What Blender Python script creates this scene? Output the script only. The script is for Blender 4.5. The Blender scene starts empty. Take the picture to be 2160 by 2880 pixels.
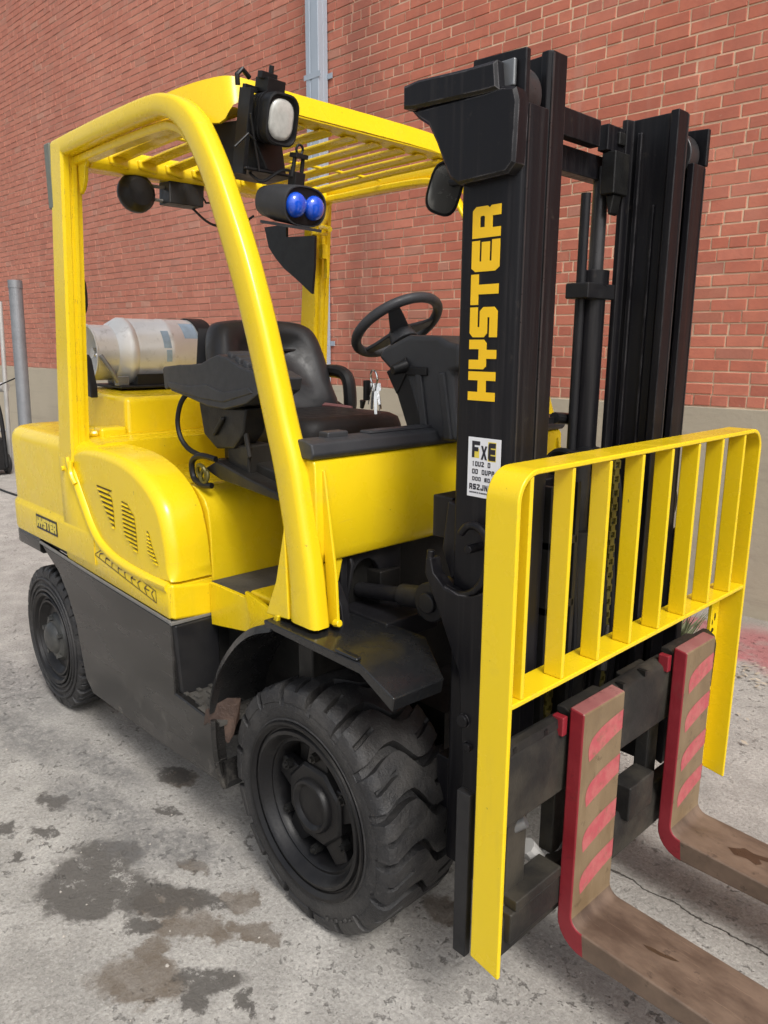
import bpy, bmesh, math, random
from mathutils import Vector, Matrix
R = math.radians
random.seed(7)
S = bpy.context.scene
COL = S.collection

# ------------------------------------------------------------------ camera
cam = bpy.data.cameras.new('camera')
co = bpy.data.objects.new('camera', cam)
COL.objects.link(co)
cam.sensor_fit = 'VERTICAL'
cam.sensor_height = 24.0
cam.sensor_width = 18.0
cam.lens = 24.0 * 2119.5 / 2880.0
cam.clip_start = 0.02
cam.clip_end = 500
CY, CP, CR = R(136.4316), R(-12.5435), R(0.2853)
fw = Vector((math.cos(CY) * math.cos(CP), math.sin(CY) * math.cos(CP), math.sin(CP)))
rt = Vector((math.sin(CY), -math.cos(CY), 0))
up = rt.cross(fw)
rt2 = math.cos(CR) * rt + math.sin(CR) * up
up2 = -math.sin(CR) * rt + math.cos(CR) * up
CAMLOC = Vector((1.45455, -1.67156, 1.56487))
m = Matrix((rt2, up2, -fw)).transposed().to_4x4()
m.translation = CAMLOC
co.matrix_world = m
S.camera = co

# ------------------------------------------------------------------ light
SUN_EL, SUN_AZ = R(49), R(-20)          # direction towards the sun (azimuth from +X)
w = bpy.data.worlds.new('World')
S.world = w
w.use_nodes = True
wn = w.node_tree.nodes
wl = w.node_tree.links
bg = wn['Background']
sky = wn.new('ShaderNodeTexSky')
sky.sky_type = 'NISHITA'
sky.sun_disc = False
sky.sun_elevation = SUN_EL
sky.sun_rotation = R(90) - SUN_AZ
sky.air_density = 1.0
sky.dust_density = 4.0
sky.ozone_density = 1.0
hs = wn.new('ShaderNodeHueSaturation')
hs.inputs['Saturation'].default_value = 0.35
wl.new(sky.outputs[0], hs.inputs['Color'])
wl.new(hs.outputs[0], bg.inputs[0])
bg.inputs[1].default_value = 0.135
sd = bpy.data.lights.new('sun', 'SUN')
sd.energy = 1.5
sd.angle = R(16)
sd.color = (1.0, 0.97, 0.92)
so = bpy.data.objects.new('sun', sd)
COL.objects.link(so)
so.location = (4, -3, 8)
sdir = Vector((math.cos(SUN_AZ) * math.cos(SUN_EL), math.sin(SUN_AZ) * math.cos(SUN_EL), math.sin(SUN_EL)))
so.rotation_euler = sdir.to_track_quat('Z', 'Y').to_euler()
S.view_settings.view_transform = 'Standard'
S.view_settings.look = 'None'
S.view_settings.gamma = 1.0
S.view_settings.use_curve_mapping = False
S.view_settings.exposure = 0.44
S.render.engine = 'CYCLES'
S.cycles.max_bounces = 8
S.cycles.use_denoising = True

# ------------------------------------------------------------------ materials
def srgb(r, g, b):
    f = lambda c: ((c / 255 + 0.055) / 1.055) ** 2.4 if c > 10 else c / 255 / 12.92
    return (f(r), f(g), f(b), 1)

class N:
    """small node builder"""
    def __init__(s, name):
        s.m = bpy.data.materials.new(name)
        s.m.use_nodes = True
        s.t = s.m.node_tree
        s.b = s.t.nodes['Principled BSDF']
    def n(s, kind, **kw):
        x = s.t.nodes.new('ShaderNode' + kind)
        for k, v in kw.items():
            setattr(x, k, v)
        return x
    def l(s, a, b):
        s.t.links.new(a, b)
    def val(s, inp, v):
        if hasattr(v, 'links'):
            s.l(v, inp)
        else:
            inp.default_value = v
    def pos(s):
        return s.n('NewGeometry').outputs['Position']
    def noise(s, scale, detail=4, rough=0.55, vec=None, dim='3D'):
        x = s.n('TexNoise')
        x.inputs['Scale'].default_value = scale
        x.inputs['Detail'].default_value = detail
        x.inputs['Roughness'].default_value = rough
        s.l(vec if vec is not None else s.pos(), x.inputs['Vector'])
        return x.outputs['Fac']
    def ramp(s, fac, a, b, lo=0.0, hi=1.0):
        x = s.n('MapRange')
        x.interpolation_type = 'SMOOTHSTEP'
        s.l(fac, x.inputs['Value'])
        x.inputs['From Min'].default_value = a
        x.inputs['From Max'].default_value = b
        x.inputs['To Min'].default_value = lo
        x.inputs['To Max'].default_value = hi
        return x.outputs['Result']
    def math(s, op, a, b=0.0):
        x = s.n('Math', operation=op)
        s.val(x.inputs[0], a)
        s.val(x.inputs[1], b)
        return x.outputs[0]
    def mix(s, fac, a, b, mode='MIX'):
        x = s.n('Mix', data_type='RGBA', blend_type=mode)
        s.val(x.inputs[0], fac)
        s.val(x.inputs[6], a)
        s.val(x.inputs[7], b)
        return x.outputs[2]
    def bump(s, h, strength=0.3, dist=0.01):
        x = s.n('Bump')
        x.inputs['Strength'].default_value = strength
        x.inputs['Distance'].default_value = dist
        s.l(h, x.inputs['Height'])
        s.l(x.outputs[0], s.b.inputs['Normal'])
        return x
    def edge(s, radius=0.006):
        b = s.n('Bevel'); b.samples = 4; b.inputs['Radius'].default_value = radius
        d = s.n('VectorMath', operation='DOT_PRODUCT')
        s.l(b.outputs[0], d.inputs[0]); s.l(s.n('NewGeometry').outputs['Normal'], d.inputs[1])
        return s.ramp(d.outputs['Value'], 0.985, 0.90)
    def set(s, **kw):
        for k, v in kw.items():
            s.val(s.b.inputs[k.replace('_', ' ')], v)
        return s.m

def simple(name, col, rough=0.5, metal=0.0, var=0.12, scale=6.0, coat=0.0, bump=0.0, dust=None, dustamt=0.3, spec=0.5):
    k = N(name)
    n1 = k.noise(scale, 5, 0.6)
    dark = tuple(c * (1 - var) for c in col[:3]) + (1,)
    lite = tuple(min(1, c * (1 + var)) for c in col[:3]) + (1,)
    c = k.mix(n1, dark, lite)
    if dust is not None:
        n2 = k.noise(3.1, 6, 0.65)
        c = k.mix(k.ramp(n2, 0.42, 0.72, 0, dustamt), c, dust)
    k.set(Base_Color=c, Metallic=metal)
    n3 = k.noise(scale * 5, 4)
    k.l(k.ramp(n3, 0.3, 0.7, max(0, rough - 0.08), min(1, rough + 0.08)), k.b.inputs['Roughness'])
    k.b.inputs['Specular IOR Level'].default_value = spec
    if coat:
        k.b.inputs['Coat Weight'].default_value = coat
        k.b.inputs['Coat Roughness'].default_value = 0.12
    if bump:
        k.bump(k.noise(scale * 22, 3), bump, 0.002)
    return k.m

def yellow_mat():
    k = N('yellow_paint')
    a = k.noise(2.3, 5, 0.6)
    c = k.mix(a, (0.77, 0.545, 0.008, 1), (0.85, 0.615, 0.011, 1))
    d = k.ramp(k.noise(7.0, 7, 0.7), 0.55, 0.80, 0, 0.22)
    c = k.mix(d, c, (0.42, 0.32, 0.09, 1))
    mp = k.n('Mapping'); k.l(k.pos(), mp.inputs[0]); mp.inputs['Scale'].default_value = (1.2, 5.0, 38.0); mp.inputs['Rotation'].default_value = (0.1, 0.25, 0)
    scr = k.ramp(k.noise(3.0, 3, 0.6, mp.outputs[0]), 0.66, 0.70, 0, 0.22)
    scr = k.math('MULTIPLY', scr, k.ramp(k.noise(4.0, 3), 0.52, 0.66))
    c = k.mix(scr, c, (0.48, 0.36, 0.10, 1))
    mp2 = k.n('Mapping'); k.l(k.pos(), mp2.inputs[0]); mp2.inputs['Scale'].default_value = (6.0, 6.0, 0.7)
    run = k.math('MULTIPLY', k.ramp(k.noise(3.5, 5, 0.65, mp2.outputs[0]), 0.55, 0.75, 0, 0.16), k.ramp(k.noise(1.4, 4), 0.42, 0.62))
    c = k.mix(run, c, (0.34, 0.25, 0.075, 1))
    chips = k.ramp(k.noise(48.0, 4, 0.65), 0.715, 0.735, 0, 0.7)
    c = k.mix(chips, c, (0.10, 0.07, 0.03, 1))
    ew = k.math('MULTIPLY', k.edge(0.005), k.ramp(k.noise(26, 5, 0.7), 0.54, 0.64, 0, 0.75))
    c = k.mix(ew, c, (0.16, 0.12, 0.06, 1))
    k.set(Base_Color=c)
    k.l(k.ramp(k.noise(11.0, 5), 0.3, 0.75, 0.20, 0.36), k.b.inputs['Roughness'])
    k.b.inputs['Coat Weight'].default_value = 0.18
    k.b.inputs['Coat Roughness'].default_value = 0.15
    k.b.inputs['Specular IOR Level'].default_value = 0.42
    k.bump(k.noise(120.0, 2), 0.06, 0.001)
    return k.m

def panel_mat():
    """black sheet-metal side panel with a rubbed, dusty grey-brown sheen in level smears"""
    k = N('dusty_black_panel')
    mp = k.n('Mapping')
    k.l(k.pos(), mp.inputs['Vector'])
    mp.inputs['Scale'].default_value = (1.6, 1.6, 7.0)
    a = k.noise(1.4, 5, 0.55, mp.outputs[0])
    c = k.mix(k.ramp(a, 0.32, 0.68), (0.013, 0.0125, 0.012, 1), (0.038, 0.035, 0.033, 1))
    sc = k.ramp(k.noise(40, 4), 0.66, 0.75, 0, 0.4)
    c = k.mix(sc, c, (0.10, 0.095, 0.088, 1))
    sz = k.n('SeparateXYZ'); k.l(k.pos(), sz.inputs[0])
    mud = k.math('MULTIPLY', k.ramp(sz.outputs['Z'], 0.48, 0.22), k.ramp(k.noise(16, 6, 0.72), 0.52, 0.70, 0, 0.35))
    c = k.mix(mud, c, (0.17, 0.155, 0.135, 1))
    mp3 = k.n('Mapping'); k.l(k.pos(), mp3.inputs[0]); mp3.inputs['Scale'].default_value = (1.5, 1, 45); mp3.inputs['Rotation'].default_value = (0, 0.06, 0)
    c = k.mix(k.ramp(k.noise(4, 3, 0.6, mp3.outputs[0]), 0.66, 0.70, 0, 0.35), c, (0.12, 0.115, 0.105, 1))
    k.set(Base_Color=c)
    k.l(k.ramp(a, 0.3, 0.7, 0.18, 0.32), k.b.inputs['Roughness'])
    k.b.inputs['Specular IOR Level'].default_value = 0.5
    return k.m

def brick_mat():
    k = N('red_brick')
    g = k.n('NewGeometry')
    oi = k.n('ObjectInfo')
    r = k.math('FRACT', k.math('ADD', g.outputs['Random Per Island'], k.math('MULTIPLY', oi.outputs['Random'], 7.31)))
    cr = k.n('ValToRGB')
    k.l(r, cr.inputs[0])
    e = cr.color_ramp.elements
    e[0].position = 0.0; e[0].color = (0.50, 0.155, 0.099, 1)
    e[1].position = 1.0; e[1].color = (0.62, 0.212, 0.140, 1)
    for p, cc in ((0.3, (0.545, 0.172, 0.109, 1)), (0.62, (0.58, 0.192, 0.122, 1)), (0.90, (0.60, 0.206, 0.135, 1)), (0.955, (0.48, 0.195, 0.135, 1)), (0.97, (0.55, 0.29, 0.21, 1)), (0.985, (0.46, 0.17, 0.11, 1))):
        q = e.new(p); q.color = cc
    n = k.noise(9, 6, 0.7)
    r2 = k.math('FRACT', k.math('MULTIPLY', r, 37.0))
    tone = k.mix(k.ramp(r2, 0.0, 0.35, 0.32, 0), cr.outputs[0], (0.33, 0.115, 0.085, 1))
    tone = k.mix(k.ramp(r2, 0.75, 1.0, 0, 0.30), tone, (0.66, 0.27, 0.17, 1))
    c = k.mix(k.ramp(n, 0.35, 0.75, 0, 0.35), tone, (0.30, 0.095, 0.07, 1))
    # patchy lime bloom, plus glare haze painted in as paler colour towards the left
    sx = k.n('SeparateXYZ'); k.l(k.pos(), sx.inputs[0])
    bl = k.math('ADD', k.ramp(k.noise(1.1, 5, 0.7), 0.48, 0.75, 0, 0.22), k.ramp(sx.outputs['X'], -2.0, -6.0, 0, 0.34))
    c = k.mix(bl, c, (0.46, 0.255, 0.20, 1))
    dark_strip = k.math('MULTIPLY', k.ramp(sx.outputs['X'], -3.62, -3.45, 0, 1), k.ramp(sx.outputs['X'], -2.9, -3.4, 0, 1))  # darker strip of wall just right of the downspout
    c = k.mix(k.math('MULTIPLY', dark_strip, k.ramp(k.noise(2.2, 5, 0.7), 0.3, 0.6, 0.1, 0.5)), c, (0.17, 0.075, 0.06, 1))
    sp = k.ramp(k.noise(38, 4, 0.7), 0.66, 0.74, 0, 0.5)
    c = k.mix(sp, c, (0.56, 0.34, 0.25, 1))
    st2 = k.ramp(k.noise(0.55, 6, 0.7), 0.40, 0.68, 0.30, 0)
    c = k.mix(st2, c, (0.27, 0.10, 0.07, 1))
    mp = k.n('Mapping'); k.l(k.pos(), mp.inputs[0]); mp.inputs['Scale'].default_value = (5, 5, 0.35)
    c = k.mix(k.ramp(k.noise(1.5, 5, 0.65, mp.outputs[0]), 0.56, 0.74, 0, 0.22), c, (0.58, 0.38, 0.30, 1))
    k.set(Base_Color=c, Roughness=0.88)
    k.b.inputs['Specular IOR Level'].default_value = 0.25
    k.bump(k.noise(70, 5, 0.7), 0.5, 0.004)
    return k.m

def mortar_mat():
    k = N('mortar')
    c = k.mix(k.noise(4, 6, 0.7), (0.56, 0.39, 0.26, 1), (0.84, 0.63, 0.44, 1))
    c = k.mix(k.ramp(k.noise(1.3, 5, 0.7), 0.5, 0.66, 0, 0.5), c, (0.34, 0.18, 0.13, 1))
    sx = k.n('SeparateXYZ'); k.l(k.pos(), sx.inputs[0])
    c = k.mix(k.ramp(sx.outputs['X'], -1.0, -5.0, 0, 0.80), c, (0.36, 0.19, 0.145, 1))
    k.set(Base_Color=c, Roughness=0.95)
    k.bump(k.noise(90, 4), 0.6, 0.004)
    return k.m

def concrete_wall_mat():
    k = N('wall_concrete')
    c = k.mix(k.noise(1.7, 6, 0.65), (0.36, 0.315, 0.235, 1), (0.48, 0.42, 0.32, 1))
    sc = k.n('Mapping'); k.l(k.pos(), sc.inputs[0]); sc.inputs['Scale'].default_value = (0.6, 0.6, 9)
    st = k.ramp(k.noise(1.8, 5, 0.6, sc.outputs[0]), 0.5, 0.72, 0, 0.4)
    c = k.mix(st, c, (0.27, 0.225, 0.18, 1))
    k.set(Base_Color=c, Roughness=0.9)
    k.bump(k.noise(30, 6, 0.7), 0.4, 0.006)
    return k.m

def ground_mat():
    k = N('concrete_ground')
    pos = k.pos()
    big = k.noise(0.9, 6, 0.6, pos)
    c = k.mix(k.ramp(big, 0.3, 0.7), (0.405, 0.382, 0.350, 1), (0.54, 0.514, 0.474, 1))
    mid = k.noise(6.5, 7, 0.72, pos)
    c = k.mix(k.ramp(mid, 0.36, 0.66, 0.55, 0.0), c, (0.20, 0.187, 0.17, 1))
    fine = k.noise(85, 5, 0.75, pos)
    c = k.mix(k.ramp(fine, 0.33, 0.70, 0, 1), k.mix(0.38, c, (0.18, 0.17, 0.152, 1)), k.mix(0.16, c, (0.75, 0.72, 0.66, 1)))
    grit = k.n('TexVoronoi'); grit.inputs['Scale'].default_value = 150; k.l(pos, grit.inputs['Vector'])
    gsel = k.n('SeparateColor'); k.l(grit.outputs['Color'], gsel.inputs[0])
    gm = k.math('MULTIPLY', k.ramp(gsel.outputs[0], 0.80, 0.92), k.ramp(grit.outputs['Distance'], 0.5, 0.2))
    c = k.mix(k.math('MULTIPLY', gm, 0.45), c, (0.13, 0.12, 0.11, 1))
    gm2 = k.math('MULTIPLY', k.ramp(gsel.outputs[1], 0.86, 0.93), k.ramp(grit.outputs['Distance'], 0.5, 0.2))
    c = k.mix(k.math('MULTIPLY', gm2, 0.22), c, (0.80, 0.77, 0.72, 1))
    # pitted, scaled areas
    pit_area = k.ramp(k.noise(1.6, 4, 0.6, pos), 0.36, 0.60, 0.1, 1)
    pits = k.ramp(k.noise(26, 6, 0.72, pos), 0.57, 0.63)
    pitm = k.math('MULTIPLY', pits, pit_area)
    c = k.mix(k.math('MULTIPLY', pitm, 0.7), c, (0.15, 0.135, 0.12, 1))
    # stains
    w1 = k.n('TexNoise'); w1.inputs['Scale'].default_value = 9; w1.inputs['Detail'].default_value = 8; w1.inputs['Roughness'].default_value = 0.7
    k.l(pos, w1.inputs['Vector'])
    warp = k.n('VectorMath', operation='SUBTRACT'); k.l(w1.outputs['Color'], warp.inputs[0]); warp.inputs[1].default_value = (0.5, 0.5, 0.5)
    ws = k.n('VectorMath', operation='SCALE'); k.l(warp.outputs[0], ws.inputs[0]); ws.inputs['Scale'].default_value = 0.20
    wp = k.n('VectorMath', operation='ADD'); k.l(pos, wp.inputs[0]); k.l(ws.outputs[0], wp.inputs[1])
    def blob(x, y, a, b, ang, soft=0.10):
        mp = k.n('Mapping', vector_type='TEXTURE')
        k.l(wp.outputs[0], mp.inputs['Vector'])
        mp.inputs['Location'].default_value = (x, y, 0)
        mp.inputs['Rotation'].default_value = (0, 0, R(ang))
        mp.inputs['Scale'].default_value = (a, b, 1000)
        ln = k.n('VectorMath', operation='LENGTH')
        k.l(mp.outputs[0], ln.inputs[0])
        return k.ramp(ln.outputs['Value'], 1 + soft, 1 - soft)
    def union(lst, soft=0.1):
        acc = None
        for q in lst:
            b = blob(*q, soft)
            acc = b if acc is None else k.math('MAXIMUM', acc, b)
        return acc
    brown = union([(-0.12, -1.01, 0.125, 0.068, 35), (-0.19, -0.945, 0.06, 0.035, 55), (-0.24, -0.88, 0.06, 0.045, 40), (-0.16, -0.80, 0.085, 0.045, 20),
                   (-0.185, -0.675, 0.045, 0.035, 30), (-0.055, -0.72, 0.075, 0.03, 15), (0.0, -0.715, 0.03, 0.016, 20), (-0.40, -0.70, 0.05, 0.03, 30),
                   (-0.32, -0.83, 0.10, 0.05, 40), (0.25, -0.27, 0.07, 0.06, 0), (-0.86, -0.49, 0.06, 0.05, 30)], 0.2)
    bvar = k.ramp(k.noise(11, 6, 0.7, pos), 0.3, 0.7, 0.55, 0.9)
    c = k.mix(k.math('MULTIPLY', brown, bvar), c, (0.135, 0.103, 0.074, 1))
    grey = union([(-0.55, -0.96, 0.17, 0.12, 38), (-0.42, -0.90, 0.16, 0.075, 42), (-0.64, -0.87, 0.11, 0.08, 30), (-0.47, -1.04, 0.10, 0.05, 35),
                  (-0.28, -0.77, 0.085, 0.05, 40), (0.0, -0.885, 0.085, 0.045, 48), (0.03, -0.945, 0.04, 0.03, 0), (-0.36, -0.86, 0.10, 0.05, 40), (-0.30, -0.93, 0.05, 0.03, 30), (-0.22, -0.73, 0.05, 0.03, 20), (-1.05, -0.88, 0.07, 0.03, 15), (-0.72, -0.62, 0.06, 0.025, 25), (0.12, -0.86, 0.03, 0.02, 0),
                  (-0.89, -0.98, 0.055, 0.03, 30), (-0.99, -1.06, 0.05, 0.03, 20), (-0.83, -1.06, 0.035, 0.02, 20), (-0.9, -0.5, 0.08, 0.05, 20)], 0.22)
    holes = k.ramp(k.noise(13, 7, 0.78, pos), 0.54, 0.62, 1, 0.12)
    c = k.mix(k.math('MULTIPLY', k.math('MULTIPLY', grey, holes), 0.88), c, (0.092, 0.083, 0.074, 1))
    patch = union([(-0.90, -0.77, 0.27, 0.075, 12), (-0.55, -0.72, 0.24, 0.09, 30), (-1.62, -0.80, 0.34, 0.09, 8), (-2.3, -0.75, 0.6, 0.16, 12), (-1.15, -0.66, 0.25, 0.06, 5)], 0.45)
    pm = k.math('MULTIPLY', patch, k.ramp(k.noise(30, 7, 0.8, pos), 0.34, 0.60, 0.15, 1))
    c = k.mix(k.math('MULTIPLY', pm, 0.75), c, (0.15, 0.145, 0.14, 1))
    # hairline crack running between the forks
    sx = k.n('SeparateXYZ'); k.l(pos, sx.inputs[0])
    wob = k.math('MULTIPLY', k.math('SUBTRACT', k.noise(7, 6, 0.7, pos), 0.5), 0.07)
    dy = k.math('ABSOLUTE', k.math('SUBTRACT', k.math('ADD', sx.outputs['Y'], wob), 0.225))
    crack = k.math('MULTIPLY', k.ramp(dy, 0.0045, 0.0015), k.ramp(sx.outputs['X'], 0.2, 0.4))
    c = k.mix(k.math('MULTIPLY', crack, 0.85), c, (0.05, 0.043, 0.036, 1))
    # sprayed pink paint by the wall
    pink = union([(-0.28, 2.47, 0.22, 0.10, 10), (0.20, 2.38, 0.34, 0.22, -35), (0.05, 2.2, 0.12, 0.1, 0), (0.45, 2.25, 0.30, 0.22, -30)], 0.45)
    pk = k.math('MULTIPLY', pink, k.ramp(k.noise(5, 5, 0.6, pos), 0.24, 0.50))
    c = k.mix(k.math('MULTIPLY', pk, 0.9), c, (0.50, 0.085, 0.12, 1))
    far = k.ramp(sx.outputs['Y'], 1.95, 2.3, 0, 0.5)
    c = k.mix(far, c, (0.24, 0.20, 0.165, 1))
    k.set(Base_Color=c)
    wet = k.math('MAXIMUM', brown, grey)
    k.l(k.ramp(wet, 0, 1, 0.9, 0.72), k.b.inputs['Roughness'])
    k.b.inputs['Specular IOR Level'].default_value = 0.3
    hgt = k.math('ADD', k.math('MULTIPLY', fine, 0.5), k.math('MULTIPLY', k.noise(24, 7, 0.7, pos), 0.8))
    hgt = k.math('SUBTRACT', hgt, k.math('MULTIPLY', pitm, 0.6))
    hgt = k.math('SUBTRACT', hgt, crack)
    k.bump(hgt, 0.9, 0.009)
    return k.m

def rubber_mat(name, col=(0.015, 0.015, 0.0165), dust=(0.075, 0.07, 0.064, 1), amt=0.4):
    k = N(name)
    a = k.noise(14, 7, 0.7)
    c = k.mix(k.ramp(a, 0.45, 0.72, 0, amt), tuple(col) + (1,), dust)
    b = k.noise(160, 3, 0.7)
    c = k.mix(k.ramp(b, 0.60, 0.72, 0, 0.4), c, (0.12, 0.115, 0.11, 1))
    k.set(Base_Color=c)
    c = k.mix(k.ramp(k.noise(4.5, 5, 0.65), 0.46, 0.66, 0, 0.45), c, dust)
    k.set(Base_Color=c)
    k.l(k.ramp(a, 0.35, 0.7, 0.40, 0.70), k.b.inputs['Roughness'])
    k.bump(k.math('ADD', k.noise(45, 6, 0.75), k.math('MULTIPLY', b, 0.4)), 0.75, 0.006)
    return k.m

def tank_mat():
    k = N('aluminium')
    a = k.noise(5, 6, 0.65)
    c = k.mix(a, (0.56, 0.56, 0.55, 1), (0.78, 0.78, 0.77, 1))
    d = k.ramp(k.noise(17, 6, 0.7), 0.55, 0.72, 0, 0.5)
    c = k.mix(d, c, (0.30, 0.285, 0.26, 1))
    k.set(Base_Color=c, Metallic=0.4)
    k.l(k.ramp(a, 0.3, 0.7, 0.30, 0.48), k.b.inputs['Roughness'])
    return k.m

def fork_mat(name, base, worn):
    k = N(name)
    mp = k.n('Mapping'); k.l(k.pos(), mp.inputs[0]); mp.inputs['Scale'].default_value = (1.5, 3.5, 1.5)
    a = k.noise(3.0, 6, 0.65, mp.outputs[0])
    c = k.mix(k.ramp(a, 0.3, 0.7), base, worn)
    d = k.ramp(k.noise(9, 7, 0.7), 0.56, 0.74, 0, 0.45)
    c = k.mix(d, c, (0.10, 0.075, 0.055, 1))
    k.set(Base_Color=c)
    fl = k.ramp(k.noise(23, 6, 0.72), 0.58, 0.68, 0, 0.55)
    c = k.mix(fl, c, tuple(q * 0.45 for q in base[:3]) + (1,))
    mp2 = k.n('Mapping'); k.l(k.pos(), mp2.inputs[0]); mp2.inputs['Scale'].default_value = (2, 40, 3)
    c = k.mix(k.ramp(k.noise(4, 3, 0.6, mp2.outputs[0]), 0.64, 0.70, 0, 0.35), c, tuple(min(1, q * 1.5) for q in worn[:3]) + (1,))
    k.set(Base_Color=c)
    k.l(k.ramp(a, 0.3, 0.7, 0.42, 0.66), k.b.inputs['Roughness'])
    k.bump(k.noise(60, 5, 0.7), 0.35, 0.002)
    return k.m

M = {}
M['yellow'] = yellow_mat()
M['panel'] = panel_mat()
M['black'] = simple('black_paint', (0.011, 0.011, 0.013), 0.42, var=0.25, dust=(0.05, 0.048, 0.045, 1), dustamt=0.3, spec=0.28)
def mast_mat():
    k = N('mast_black')
    mp = k.n('Mapping'); k.l(k.pos(), mp.inputs[0]); mp.inputs['Scale'].default_value = (30, 30, 0.8)
    a = k.noise(2.0, 5, 0.65, mp.outputs[0])
    c = k.mix(k.ramp(a, 0.48, 0.74, 0, 0.6), (0.0068, 0.0065, 0.0082, 1), (0.026, 0.024, 0.025, 1))
    c = k.mix(k.ramp(k.noise(30, 6, 0.72), 0.60, 0.72, 0, 0.5), c, (0.035, 0.030, 0.025, 1))
    ew = k.math('MULTIPLY', k.edge(0.004), k.ramp(k.noise(18, 5, 0.7), 0.42, 0.60, 0, 0.8))
    c = k.mix(ew, c, (0.13, 0.125, 0.13, 1))
    k.set(Base_Color=c)
    k.l(k.ramp(a, 0.3, 0.7, 0.30, 0.50), k.b.inputs['Roughness'])
    k.b.inputs['Specular IOR Level'].default_value = 0.24
    return k.m
M['mast_plain'] = simple('mast_black', (0.0070, 0.0066, 0.0085), 0.42, var=0.2, dust=(0.020, 0.018, 0.019, 1), dustamt=0.5, spec=0.2)
M['fender'] = simple('fender_black', (0.012, 0.0125, 0.014), 0.22, var=0.25, dust=(0.07, 0.065, 0.055, 1), dustamt=0.2, spec=0.5)
M['mast'] = mast_mat()
M['greasy'] = simple('greasy_steel', (0.009, 0.009, 0.009), 0.45, var=0.4, dust=(0.05, 0.044, 0.035, 1), dustamt=0.4, bump=0.3, spec=0.3)
M['carriage'] = simple('carriage_steel', (0.016, 0.0155, 0.015), 0.5, var=0.3, dust=(0.085, 0.075, 0.056, 1), dustamt=0.6, bump=0.3, spec=0.3)
M['plastic'] = simple('dark_grey_plastic', (0.036, 0.0375, 0.042), 0.5, var=0.12, bump=0.15, dust=(0.075, 0.075, 0.074, 1), dustamt=0.25, spec=0.35)
M['plastic_black'] = simple('black_plastic', (0.009, 0.009, 0.010), 0.42, var=0.2, dust=(0.035, 0.035, 0.034, 1), dustamt=0.3, spec=0.3)
M['vinyl'] = simple('seat_vinyl', (0.018, 0.0185, 0.021), 0.42, var=0.2, bump=0.2, dust=(0.05, 0.05, 0.049, 1), dustamt=0.3, spec=0.4)
M['vinyl_brown'] = simple('worn_seat_vinyl', (0.013, 0.0118, 0.0122), 0.55, var=0.3, bump=0.2, spec=0.25)
M['rubber'] = rubber_mat('tyre_rubber')
M['mud'] = rubber_mat('rusty_inside', (0.050, 0.029, 0.021), (0.15, 0.095, 0.068, 1), 0.55)
M['rim'] = simple('rim_black', (0.008, 0.008, 0.009), 0.36, var=0.3, dust=(0.045, 0.041, 0.036, 1), dustamt=0.35, bump=0.2, spec=0.3)
M['hubgrey'] = simple('hub_grey', (0.030, 0.0315, 0.0315), 0.42, var=0.5, dust=(0.12, 0.115, 0.10, 1), dustamt=0.6, bump=0.3)
M['tread_plate'] = simple('grip_mat', (0.024, 0.023, 0.021), 0.8, var=0.5, scale=20, bump=0.7, dust=(0.13, 0.12, 0.105, 1), dustamt=0.6)
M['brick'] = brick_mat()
M['mortar'] = mortar_mat()
M['wallconc'] = concrete_wall_mat()
M['ground'] = ground_mat()
M['tank'] = tank_mat()
M['tankblue'] = simple('faded_blue_print', (0.30, 0.40, 0.50), 0.5, var=0.3, scale=40)
M['forkbrown'] = fork_mat('fork_brown', (0.165, 0.112, 0.060, 1), (0.225, 0.160, 0.092, 1))
M['forkred'] = fork_mat('fork_red', (0.20, 0.010, 0.018, 1), (0.27, 0.020, 0.030, 1))
M['forkblade'] = fork_mat('fork_blade_rust', (0.070, 0.046, 0.033, 1), (0.175, 0.120, 0.084, 1))
M['forktop'] = fork_mat('fork_top_pink', (0.24, 0.085, 0.085, 1), (0.30, 0.13, 0.115, 1))
M['pink'] = fork_mat('pink_paint', (0.40, 0.075, 0.088, 1), (0.46, 0.12, 0.12, 1))
def pink_mat():
    k = N('pink_paint_brushed')
    a = k.noise(28, 6, 0.7)
    c = k.mix(k.ramp(a, 0.35, 0.65), (0.42, 0.075, 0.09, 1), (0.46, 0.13, 0.125, 1))
    c = k.mix(k.ramp(k.noise(45, 6, 0.75), 0.52, 0.70, 0, 0.7), c, (0.19, 0.125, 0.075, 1))
    return k.set(Base_Color=c, Roughness=0.6)
M['pink'] = pink_mat()
M['lens'] = simple('work_light_glass', (0.50, 0.50, 0.47), 0.12, var=0.45, scale=45, coat=1.0)
M['blue'] = simple('blue_lens', (0.010, 0.085, 0.62), 0.10, var=0.15, scale=30, coat=1.0)
M['chrome'] = simple('bright_metal', (0.75, 0.74, 0.72), 0.18, 1.0, var=0.2, scale=40)
M['steel'] = simple('grey_steel', (0.22, 0.225, 0.23), 0.38, 0.7, var=0.25, scale=12)
M['edge'] = simple('worn_edge_grey', (0.17, 0.165, 0.155), 0.5, var=0.3, scale=30)
M['rubbed'] = simple('rubbed_edge', (0.045, 0.044, 0.046), 0.35, 0.4, var=0.6, scale=14)
M['white'] = simple('white_label', (0.74, 0.75, 0.78), 0.4, var=0.05)
M['ink'] = simple('black_ink', (0.012, 0.011, 0.02), 0.5)
M['labelyellow'] = simple('label_yellow', (0.72, 0.58, 0.08), 0.5)
M['letter'] = simple('letter_yellow', (0.88, 0.53, 0.006), 0.45, var=0.04)
M['decalline'] = simple('decal_line', (0.06, 0.035, 0.02), 0.6, var=0.3, scale=60)
M['vent'] = simple('vent_dark', (0.035, 0.016, 0.012), 0.7)
M['oilmark'] = simple('oil_mark', (0.060, 0.036, 0.022), 0.35, var=0.4, scale=40)
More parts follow.
